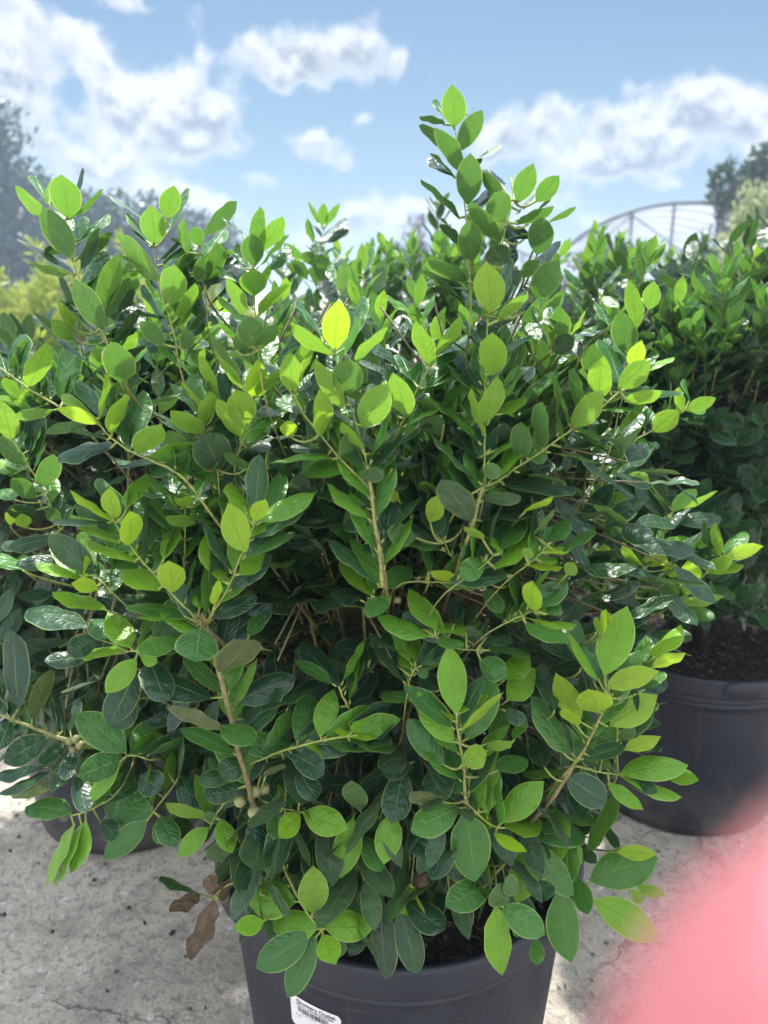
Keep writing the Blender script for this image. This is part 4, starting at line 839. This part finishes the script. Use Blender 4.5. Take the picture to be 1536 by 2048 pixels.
# -------- left, right and rear shrubs
def shrub(cx, cy, label, seed, rad=(.30, .28, .34), zc=.60, n=150, owner=None, fine=False, tabs=(200, 340), top=.10, inner=420, keep=None, size=.047, skirt=0, zmin=None):
    root = thing('potted_shrub', label, 'potted shrub', (cx, cy, 0), GRP)
    make_pot(root, cx, cy, tabs); lv, yg, dl, st = Leaves(fine), Leaves(fine), Leaves(fine), Geo()
    procedural_crown(lv, st, yg, cx, cy, .26, rad, zc, n, seed, inner=inner, top_boost=top, L0=size, keep=keep, skirt=skirt, zmin=zmin)
    if owner == 'L':
        rr = random.Random(4); hanging(lv, st, yg, [(rr.uniform(110, 560), rr.uniform(1390, 1600), rr.uniform(.78, .86)) for _ in range(34)], 9, 6)
    rr = random.Random(14)
    if owner == 'B': upright(lv, st, yg, [(x, rr.uniform(478, 560), rr.uniform(1.15, 1.45)) for x in (560, 590, 680, 715, 745, 790, 822, 850, 880, 640, 905, 770)], 15)
    if owner == 'R': upright(lv, st, yg, [(x, rr.uniform(490, 640), rr.uniform(.95, 1.25)) for x in (1120, 1150, 1175, 1205, 1240, 1275, 1300, 1335, 1370, 1400, 1440, 1470, 1510, 1190, 1260, 1320, 1420)], 16)
    if owner == 'R':
        rr = random.Random(9); hanging(lv, st, yg, [(rr.uniform(1290, 1540), rr.uniform(640, 1215), rr.uniform(.95, 1.08)) for _ in range(60)], 11, 8)
    if owner:
        lf, yf, df = Leaves(True), Leaves(True), Leaves(True); build_traced(owner, lf, yf, df, st, (cx, cy))
        if lf.rows: link('foliage', lf.mesh('foliage'), root, [M_LEAF])
        if yf.rows: link('new_growth', yf.mesh('new_growth'), root, [M_LEAF])
    finish_shrub(root, lv, st, yg, dl); return root
left = shrub(-.43, 1.12, 'holly shrub behind the front one on the left, with low branches over the concrete', 21, owner='L', tabs=(250, 70), zc=.55, rad=(.36, .27, .31), top=.03, n=260, inner=1300, skirt=150, size=.052)
right = shrub(.525, 1.16, 'holly shrub on the right whose bark-filled black pot shows bare above the ground', 32, owner='R', tabs=(272, 90), rad=(.36, .27, .31), zc=.64, n=300, top=.10, inner=2000, zmin=.40,
              keep=lambda q: not (q[2] < .44 and q[1] < 1.16 and q[0] > .40))
berry(right, pt(1352, 1226, .80), 8.5*.80/FP, (0, -.3, -1)); berry(right, pt(1256, 1202, .84), 7*.84/FP, (0, -.3, -1)); berry(right, pt(1322, 1232, .84), 6*.84/FP, (0, -.3, -1))
for (x, y, r_) in ((146, 1500, 7), (152, 1478, 9), (160, 1490, 9), (140, 1482, 8)): berry(left, pt(x, y, .70), r_*.70/FP, (0, -.3, -1))
make_tag(right, .525, 1.16, R(222), .232, .0445, .030, 0, [('Growers Outlet', .0060, .0240, .0050, .00010), ('$49.95', .0215, .0030, .0062, .00014), ('7 G', .0050, .0085, .0030, .00005)], (.0075, .0345, .0145, .0200))
shrub(.07, 1.62, 'holly shrub directly behind the front one, only its sprigs rising above it', 43, owner='B', n=170, rad=(.34, .28, .34), zc=.62, inner=700)
shrub(.93, 1.70, 'tall dark holly shrub at the right edge, behind the shrub with the bare pot wall', 54, n=230, rad=(.38, .30, .42), zc=.64, top=.14, inner=1500, zmin=.38)
shrub(-.95, 1.72, 'low holly shrub at the left edge behind the overhanging one', 65, n=130, rad=(.32, .28, .26), zc=.50, top=.02, inner=600, skirt=20)
shrub(.52, 2.15, 'holly shrub in the third row at the centre right, tips below the arched greenhouse', 76, n=140, rad=(.34, .3, .36), zc=.62, inner=250)
shrub(1.35, 2.45, 'holly shrub in the far row at the right edge, partly under the variegated bush', 87, n=120, rad=(.36, .3, .40), zc=.66, inner=250)
shrub(-.35, 2.2, 'holly shrub far back at the centre left in front of the yellow-green bushes', 98, n=110, rad=(.32, .3, .30), zc=.52, inner=250, top=.02)
shrub(.95, 2.75, 'holly shrub far back at the right, seen through the gap beside the greenhouse', 109, n=100, rad=(.36, .3, .36), zc=.62, inner=200)
shrub(.10, 2.75, 'holly shrub furthest back at the centre, pale sky and greenhouse above it', 120, n=100, rad=(.36, .3, .32), zc=.58, inner=200)
# ------------------------------------------------------------------ background plants
def cards(g, P, Nrm, L, Wd, tone, rs):
    """one pointed six-sided leaf or clump per point"""
    n = len(P); ax = unit(rs.normal(size=(n, 3))+Nrm); s = unit(np.cross(ax, rs.normal(size=(n, 3)))); up = np.cross(ax, s)
    L = np.asarray(L).reshape(-1, 1)*np.ones((n, 1)); Wd = np.asarray(Wd).reshape(-1, 1)*np.ones((n, 1))
    q = [P, P+ax*L*.35+s*Wd/2+up*L*.04, P+ax*L*.7+s*Wd*.4+up*L*.02, P+ax*L, P+ax*L*.7-s*Wd*.4+up*L*.02, P+ax*L*.35-s*Wd/2+up*L*.04]
    V = np.stack(q, 1).reshape(-1, 3); b = np.arange(n)[:, None]*6
    F_ = np.concatenate([b+np.array([[0, 1, 2, 3]]), b+np.array([[0, 3, 4, 5]])])
    c = np.repeat(np.c_[tone, np.zeros(n), np.zeros(n), np.ones(n)], 6, 0); g.add(V, F_, c)
def tree(name, label, cat, base, height, crown, m_leaf, n, leafsize, seed, group=None, trunk_r=.12, bottom=.0, lean=(0, 0), gappy=.5, part='crown'):
    rs = np.random.RandomState(seed); random.seed(seed); root = thing(name, label, cat, base, group)
    g = Geo(); b = np.array(base, float); top = b+np.array([lean[0], lean[1], height*.8])
    tr = bez(b, b+np.array([lean[0]*.2, lean[1]*.2, height*.4]), top, 12); g.tube(tr, trunk_r, trunk_r*.25, 9)
    lv = Geo(); cz = b[2]+height-crown[2]; cc = np.array([b[0]+lean[0], b[1]+lean[1], cz])
    nb = 46; per = n//nb
    for i in range(nb):
        d = unit(rs.normal(size=3)); f = rs.uniform(.45, 1.)**.6; q = cc+d*np.array(crown)*f
        if q[2] < b[2]+bottom: q[2] = b[2]+bottom+rs.rand()*.3
        s = tr[min(11, int(rs.uniform(.25, .9)*11))]
        g.tube(bez(s, (s+q)/2+np.array([0, 0, -.05*height*rs.rand()]), q, 7), trunk_r*.32, trunk_r*.06, 5)
        sz = np.array(crown)*rs.uniform(.22, .42); k = int(per*rs.uniform(.5, 1.5)); pp = rs.normal(size=(k, 3)); pp = unit(pp)*(rs.rand(k, 1)**.45)
        tone = np.clip(rs.normal(.35+.25*rs.rand(), .25, k), 0, 1)
        cards(lv, q+pp*sz, d*.8+np.array([0, 0, .2]), leafsize*rs.uniform(.6, 1.3, k), leafsize*.55*rs.uniform(.7, 1.2, k), tone, rs)
    link('trunk', g.mesh('trunk'), root, [M_BARK]); link(part, lv.mesh(part), root, [m_leaf]); return root
M_FAR = tree_leaf('far_tree_leaf', (.020, .040, .030), (.06, .10, .055), (.05, .10, .03), .2, .4)
M_CON = tree_leaf('conifer_leaf', (.020, .042, .030), (.055, .095, .05), (.05, .10, .03), .2, .5)
M_RED = tree_leaf('copper_leaf', (.06, .04, .04), (.11, .08, .06), (.1, .05, .03), .2, .5)
M_YEL = tree_leaf('yellow_green_leaf', (.07, .13, .035), (.38, .46, .08), (.45, .55, .08), .35, .45)
M_VAR = tree_leaf('variegated_leaf', (.10, .17, .09), (.50, .53, .32), (.4, .45, .2), .3, .5)
M_GRY = tree_leaf('grey_green_leaf', (.05, .09, .06), (.16, .22, .15), (.12, .2, .09), .25, .5)
T = 'trees beyond the nursery'
def far(x, d):
    p = pt(x, 580, d); return (p[0], p[1], 0)
tree('broadleaf_tree', 'tall dark tree at the left edge of the sky', 'tree', far(-10, 22), 5.9, (2.3, 2.2, 2.9), M_FAR, 16000, .20, 1, T)
tree('broadleaf_tree', 'dark tree behind the two left sprigs, lower than its neighbour at the edge', 'tree', far(255, 24), 3.95, (2.0, 2.0, 2.3), M_FAR, 13000, .20, 2, T)
tree('broadleaf_tree', 'lower dark tree between the left sprigs, right-hand one of the left group', 'tree', far(385, 25), 3.1, (1.6, 1.6, 1.7), M_FAR, 5000, .20, 3, T)
tree('broadleaf_tree', 'dark tree filling the gap between the two leftmost far trees', 'tree', far(130, 26), 3.8, (1.9, 1.9, 2.4), M_FAR, 11000, .20, 13, T)
tree('copper_tree', 'small dark reddish tree behind the centre sprigs, left of the tallest shoot', 'tree', far(835, 22), 2.7, (.75, .75, 1.2), M_RED, 1500, .14, 4, T, .06)
tree('copper_tree', 'thin reddish sapling at the foot of the greenhouse arch', 'tree', far(1190, 14), 1.55, (.8, .6, .6), M_RED, 900, .10, 14, T, .04)
tree('conifer', 'dark conifer at the right edge above the variegated bush', 'tree', far(1625, 11), 3.02, (1.2, 1.2, 1.05), M_CON, 14000, .13, 5, T, bottom=1.2)
tree('conifer_branch', 'slender dark arching shoots leaning left from the right edge against the sky', 'tree', far(1470, 9), 2.28, (.14, .2, .30), M_CON, 420, .08, 6, T, .02, lean=(-.30, 0))
B_ = 'bushes between the shrubs and the greenhouse'
tree('variegated_bush', 'pale cream and green variegated bush at the right edge beside the greenhouse', 'bush', far(1500, 6.0), 1.62, (.28, .4, .62), M_VAR, 5000, .055, 7, B_, .03, bottom=.1)
tree('grey_green_bush', 'grey-green bush in front of the greenhouse end, left of the variegated one', 'bush', far(1405, 7.0), 1.22, (.36, .5, .55), M_GRY, 4500, .06, 8, B_, .03, bottom=.1)
tree('grey_green_bush', 'lower grey-green bush below the arch, nearest its left post', 'bush', far(1300, 8.0), 1.0, (.5, .5, .45), M_GRY, 3500, .06, 9, B_, .03, bottom=.1)
# feathery yellow-green shrubs: upright plumes of narrow leaves with bright tips
def plume_bush(label, base, h, spread, nst, seed):
    rs = np.random.RandomState(seed); root = thing('podocarpus_bush', label, 'bush', base, 'feathery yellow-green bushes')
    g, lf = Geo(), Geo(); b = np.array(base, float)
    for i in range(nst):
        a = rs.rand()*6.28; r = spread*math.sqrt(rs.rand()); hh = h*(1-.45*(r/spread)**2)*rs.uniform(.72, 1.02)
        t = b+np.array([r*math.cos(a), r*math.sin(a), hh]); s = bez(b, b+np.array([r*.6*math.cos(a), r*.6*math.sin(a), hh*.45]), t, 8); g.tube(s, .006, .002, 4, c=(.4, 0, 0, 1))
        k = 120; u = rs.uniform(.25, 1, k)**.8; P_ = np.stack([np.interp(u, np.linspace(0, 1, 8), s[:, c]) for c in range(3)], 1)
        off = rs.normal(size=(k, 3))*.028*np.array([1, 1, .5]); tone = np.clip((u-.80)*5+rs.normal(0, .12, k), 0, 1)
        cards(lf, P_+off*(1.2-u[:, None]), np.array([0, 0, 1.1])+off*18, .062, .010, tone, rs)
    link('stems', g.mesh('stems'), root, [M_STEM]); link('foliage', lf.mesh('foliage'), root, [M_YEL])
for (x, d, h, sp, lab) in ((115, 3.6, 1.10, .30, 'feathery yellow-green bush in front of the dark trees, between the edge and the first sprig'),
                           (235, 3.9, 1.17, .28, 'feathery yellow-green bush right behind the first tall left sprig'),
                           (-10, 3.3, .98, .24, 'feathery yellow-green bush cut by the left edge'),
                           (350, 4.2, 1.02, .30, 'feathery yellow-green bush behind the second tall left sprig'),
                           (455, 4.6, .98, .28, 'feathery yellow-green bush, rightmost of its kind'),
                           (40, 5.0, .96, .4, 'dull feathery bush further back below the dark trees, left-hand one'),
                           (300, 5.6, .98, .5, 'dull feathery bush further back below the dark trees, right-hand one')):
    plume_bush(lab, far(x, d), h, sp, 34, int(x+300))
# ------------------------------------------------------------------ greenhouses
M_PIPE = simple('galvanised_pipe', (.035, .04, .05), (.06, .065, .075), 8, .5, 0., Metallic=.3)
def film_material():
    m, N = mat('greenhouse_film'); n_ = N.noise(N.n('ShaderNodeTexCoord').outputs['Object'], 1.2, 4)
    pb = N.n('ShaderNodeBsdfPrincipled', i={'Base Color': rgb(.72, .75, .80), 'Roughness': .35})
    tb = N.n('ShaderNodeBsdfTranslucent', i={0: rgb(.70, .74, .80)}); tp = N.n('ShaderNodeBsdfTransparent', i={0: rgb(.93, .95, .97)})
    a = N.n('ShaderNodeMixShader', i={0: .5, 1: pb.outputs[0], 2: tb.outputs[0]})
    finish(N, N.n('ShaderNodeMixShader', i={0: N.m('ADD', .26, N.m('MULTIPLY', n_, .25)), 1: a.outputs[0], 2: tp.outputs[0]}).outputs[0]); return m
M_FILM = film_material()
def greenhouse(label, x, d, half, hgt, bays, rot=0.):
    p = far(x, d); root = thing('greenhouse', label, 'greenhouse', p, 'hoop greenhouses'); root.rotation_euler = (0, 0, 0)
    c0 = np.array(p); dirv = np.array([math.sin(rot), math.cos(rot), 0]); sv = np.array([math.cos(rot), -math.sin(rot), 0])
    def arc(k, r=1.): 
        a = np.linspace(0, math.pi, 33); return np.stack([c0+dirv*k*2.4+sv*half*r*math.cos(q)+np.array([0, 0, hgt*r*max(0, math.sin(q))**.95]) for q in a])
    for k in range(bays+1):
        g = Geo(); g.tube(arc(k), .055 if k == 0 else .035, None, 8) if False else g.tube(arc(k), .062 if k == 0 else .042, .062 if k == 0 else .042, 8)
        link('hoop', g.mesh('hoop'), root, [M_PIPE])
    for u in (-.62, -.36, -.08, .22, .50, .76):
        g = Geo(); z = hgt*math.sqrt(1-u*u)**.95; a = c0+sv*half*u; g.tube([a, a+np.array([0, 0, z])], .045, .045, 8)
        link('end_post', g.mesh('end_post'), root, [M_PIPE])
    for k in range(bays+1):
        g = Geo()
        b = c0+dirv*k*2.4
        g.tube([b-sv*half*.80+np.array([0, 0, hgt*.57]), b+sv*half*.80+np.array([0, 0, hgt*.57])], .026, .026, 6)
        if k % 2 == 0:
            for s in (-1, 1):
                g.tube([b-s*sv*half*.02+np.array([0, 0, hgt*.57]), b+s*sv*half*.36+np.array([0, 0, hgt*.90])], .02, .02, 6)
                g.tube([b+s*sv*half*.66+np.array([0, 0, hgt*.57]), b+s*sv*half*.36+np.array([0, 0, hgt*.90])], .02, .02, 6)
                g.tube([b+s*sv*half*.62+np.array([0, 0, hgt*.2]), b+s*sv*half*.08+np.array([0, 0, hgt*.57])], .02, .02, 6)
        link('truss', g.mesh('truss'), root, [M_PIPE])
    for q in np.linspace(.12, .88, 7)*math.pi:
        g = Geo(); a = c0+sv*half*.985*math.cos(q)+np.array([0, 0, hgt*.985*math.sin(q)]); g.tube([a, a+dirv*2.4*bays], .025, .025, 6); link('purlin', g.mesh('purlin'), root, [M_PIPE])
    A0, A1 = arc(0, 1.016), arc(bays, 1.016); n = len(A0); g = Geo()
    V = np.r_[A0, A1]; g.add(V, [(i, i+1, n+i+1, n+i) for i in range(n-1)])
    link('roof_film', g.mesh('roof_film'), root, [M_FILM])
    g = Geo(); A = arc(0, .985); B = A.copy(); B[:, 2] = 0; off = dirv*.06
    g.add(np.r_[A, B]+off, [(i, i+1, n+i+1, n+i) for i in range(n-1)]); link('end_film', g.mesh('end_film'), root, [M_FILM])
greenhouse('hoop greenhouse of clear film with its arched end facing the shrubs', 1355, 24.5, 4.6, 3.5, 6, R(9))
greenhouse('second hoop greenhouse mostly hidden behind the tallest shoot, only its low roofline pale', 960, 42, 4.6, 3.2, 5, R(9))
# ------------------------------------------------------------------ the photographer's hand, one fingertip in front of the lens
def camp(X, Y, d): return CAM+RGT*X+UPV*Y+FWD*d
def skin_material():
    m, N = mat('skin'); n_ = N.noise(N.n('ShaderNodeTexCoord').outputs['Object'], 110, 3)
    c = N.mix(n_, rgb(.23, .065, .082), rgb(.35, .13, .15))
    pb = N.n('ShaderNodeBsdfPrincipled', i={'Base Color': c, 'Roughness': .5, 'Subsurface Weight': 1., 'Subsurface Radius': (1., .22, .16), 'Subsurface Scale': .012})
    finish(N, pb.outputs[0]); return m
M_SKIN = skin_material()
M_NAIL = simple('nail', (.80, .50, .47), (.84, .56, .52), 60, .3, 0.)
def hand():
    root = thing('person', 'blurred pink fingertip of the photographer, covering the lower right corner', 'person', tuple(camp(.10, -.10, -.03)))
    dr = np.array([.72, -.60, -.35]); dr /= np.linalg.norm(dr); sd_ = np.array([.25, -.25, -.93]); sd_ -= dr*(sd_@dr); sd_ /= np.linalg.norm(sd_); pn = np.cross(dr, sd_)
    if pn[0] > 0: pn = -pn                     # palm side faces the phone, to the left
    tip = np.array([.0142, -.0196, .0320])
    V, Rr, E = [], [], []
    def nd(p, r, par):
        V.append(camp(*p)); Rr.append(r); k = len(V)-1
        if par is not None: E.append((par, k))
        return k
    mcp = tip+dr*.088; wrist = mcp+dr*.085+sd_*.028
    w_ = nd(wrist, .026, None); f1 = nd(wrist+dr*.09, .033, w_); f2 = nd(wrist+dr*.22, .042, f1)
    palm = nd(wrist-dr*.035, .027, w_)
    for i, (ln, cu) in enumerate(((1., 0), (1.06, 1), (1.0, 1), (.8, 1))):
        m0 = mcp+sd_*.020*i+dr*(.002*i*i); base = nd(m0, .0125, palm)
        if i == 0:
            a = nd(tip+dr*.046, .0120, base); b = nd(tip+dr*.024, .0118, a); c = nd(tip+dr*.007, .0115, b); nd(tip-dr*.003, .0104, c)
        else:
            d1 = unit(-dr+pn*.35); p1 = m0+d1*.040*ln; d2 = unit(pn-dr*.15); p2 = p1+d2*.026*ln; d3 = unit(pn*.5+dr*.9); p3 = p2+d3*.020*ln
            a = nd(p1, .0098, base); b = nd(p2, .0088, a); nd(p3, .0075, b)
    t0 = wrist-dr*.03-sd_*.028+pn*.012; a = nd(t0, .015, palm); b = nd(t0-dr*.028-sd_*.016+pn*.016, .0115, a); c = nd(t0-dr*.050-sd_*.012+pn*.028, .0105, b); nd(t0-dr*.066-sd_*.006+pn*.034, .0088, c)
    me = bpy.data.meshes.new('body'); me.from_pydata([tuple(v) for v in V], E, []); ob = bpy.data.objects.new('body', me); C.objects.link(ob)
    md = ob.modifiers.new('s', 'SKIN'); 
    for i, sv in enumerate(me.skin_vertices[0].data if len(me.skin_vertices) else []): sv.radius = (Rr[i], Rr[i]); sv.use_root = (i == 0)
    if not len(me.skin_vertices):
        bpy.context.view_layer.objects.active = ob; ob.select_set(True)
        import bmesh
        bm = bmesh.new(); bm.from_mesh(me); ly = bm.verts.layers.skin.verify()
        for i, v in enumerate(bm.verts): v[ly].radius = (Rr[i], Rr[i]); v[ly].use_root = (i == 0)
        bm.to_mesh(me); bm.free()
    su = ob.modifiers.new('u', 'SUBSURF'); su.levels = 2; su.render_levels = 2
    bpy.context.view_layer.update()
    m2 = bpy.data.meshes.new_from_object(ob.evaluated_get(bpy.context.evaluated_depsgraph_get())); bpy.data.objects.remove(ob)
    for f in m2.polygons: f.use_smooth = True
    m2.name = 'body'; b = link('body', m2, root, [M_SKIN])
    g = Geo()                                   # index nail on the back of the tip, away from the phone
    for r_, s_ in ((.0075, 1.),):
        V_ = []; 
        for u in np.linspace(-1, 1, 9):
            for q in np.linspace(-.9, .9, 9):
                ax = math.cos(q)*(-pn)+math.sin(q)*sd_; V_.append(camp(*(tip+dr*(.004+.0055*u*math.sqrt(max(.05, 1-(q*.6)**2)))+ax*r_*1.03)))
        g.add(V_, [(i*9+j, (i+1)*9+j, (i+1)*9+j+1, i*9+j+1) for i in range(8) for j in range(8)])
    link('nail', g.mesh('nail'), root, [M_NAIL])
hand()
# ------------------------------------------------------------------ humid summer air
def haze(x0, x1, y0, y1, z0, z1, dens):
    V = [(x, y, z) for z in (z0, z1) for x, y in ((x0, y0), (x1, y0), (x1, y1), (x0, y1))]
    me = bpy.data.meshes.new('haze'); me.from_pydata(V, [], [(0, 3, 2, 1), (4, 5, 6, 7), (0, 1, 5, 4), (1, 2, 6, 5), (2, 3, 7, 6), (3, 0, 4, 7)])
    m = bpy.data.materials.new('humid_air'); m.use_nodes = True; nt = m.node_tree; nt.nodes.clear()
    o = nt.nodes.new('ShaderNodeOutputMaterial'); v = nt.nodes.new('ShaderNodeVolumePrincipled')
    v.inputs['Color'].default_value = (.62, .78, 1, 1); v.inputs['Density'].default_value = dens; v.inputs['Anisotropy'].default_value = .1
    nt.links.new(v.outputs[0], o.inputs['Volume']); me.materials.append(m)
    ob = bpy.data.objects.new('haze', me); C.objects.link(ob); tag(ob, 'thin bluish humid air over the whole nursery', 'haze', kind='stuff')
haze(-901, 901, -61, 1801, -1., 7.5, .0075)
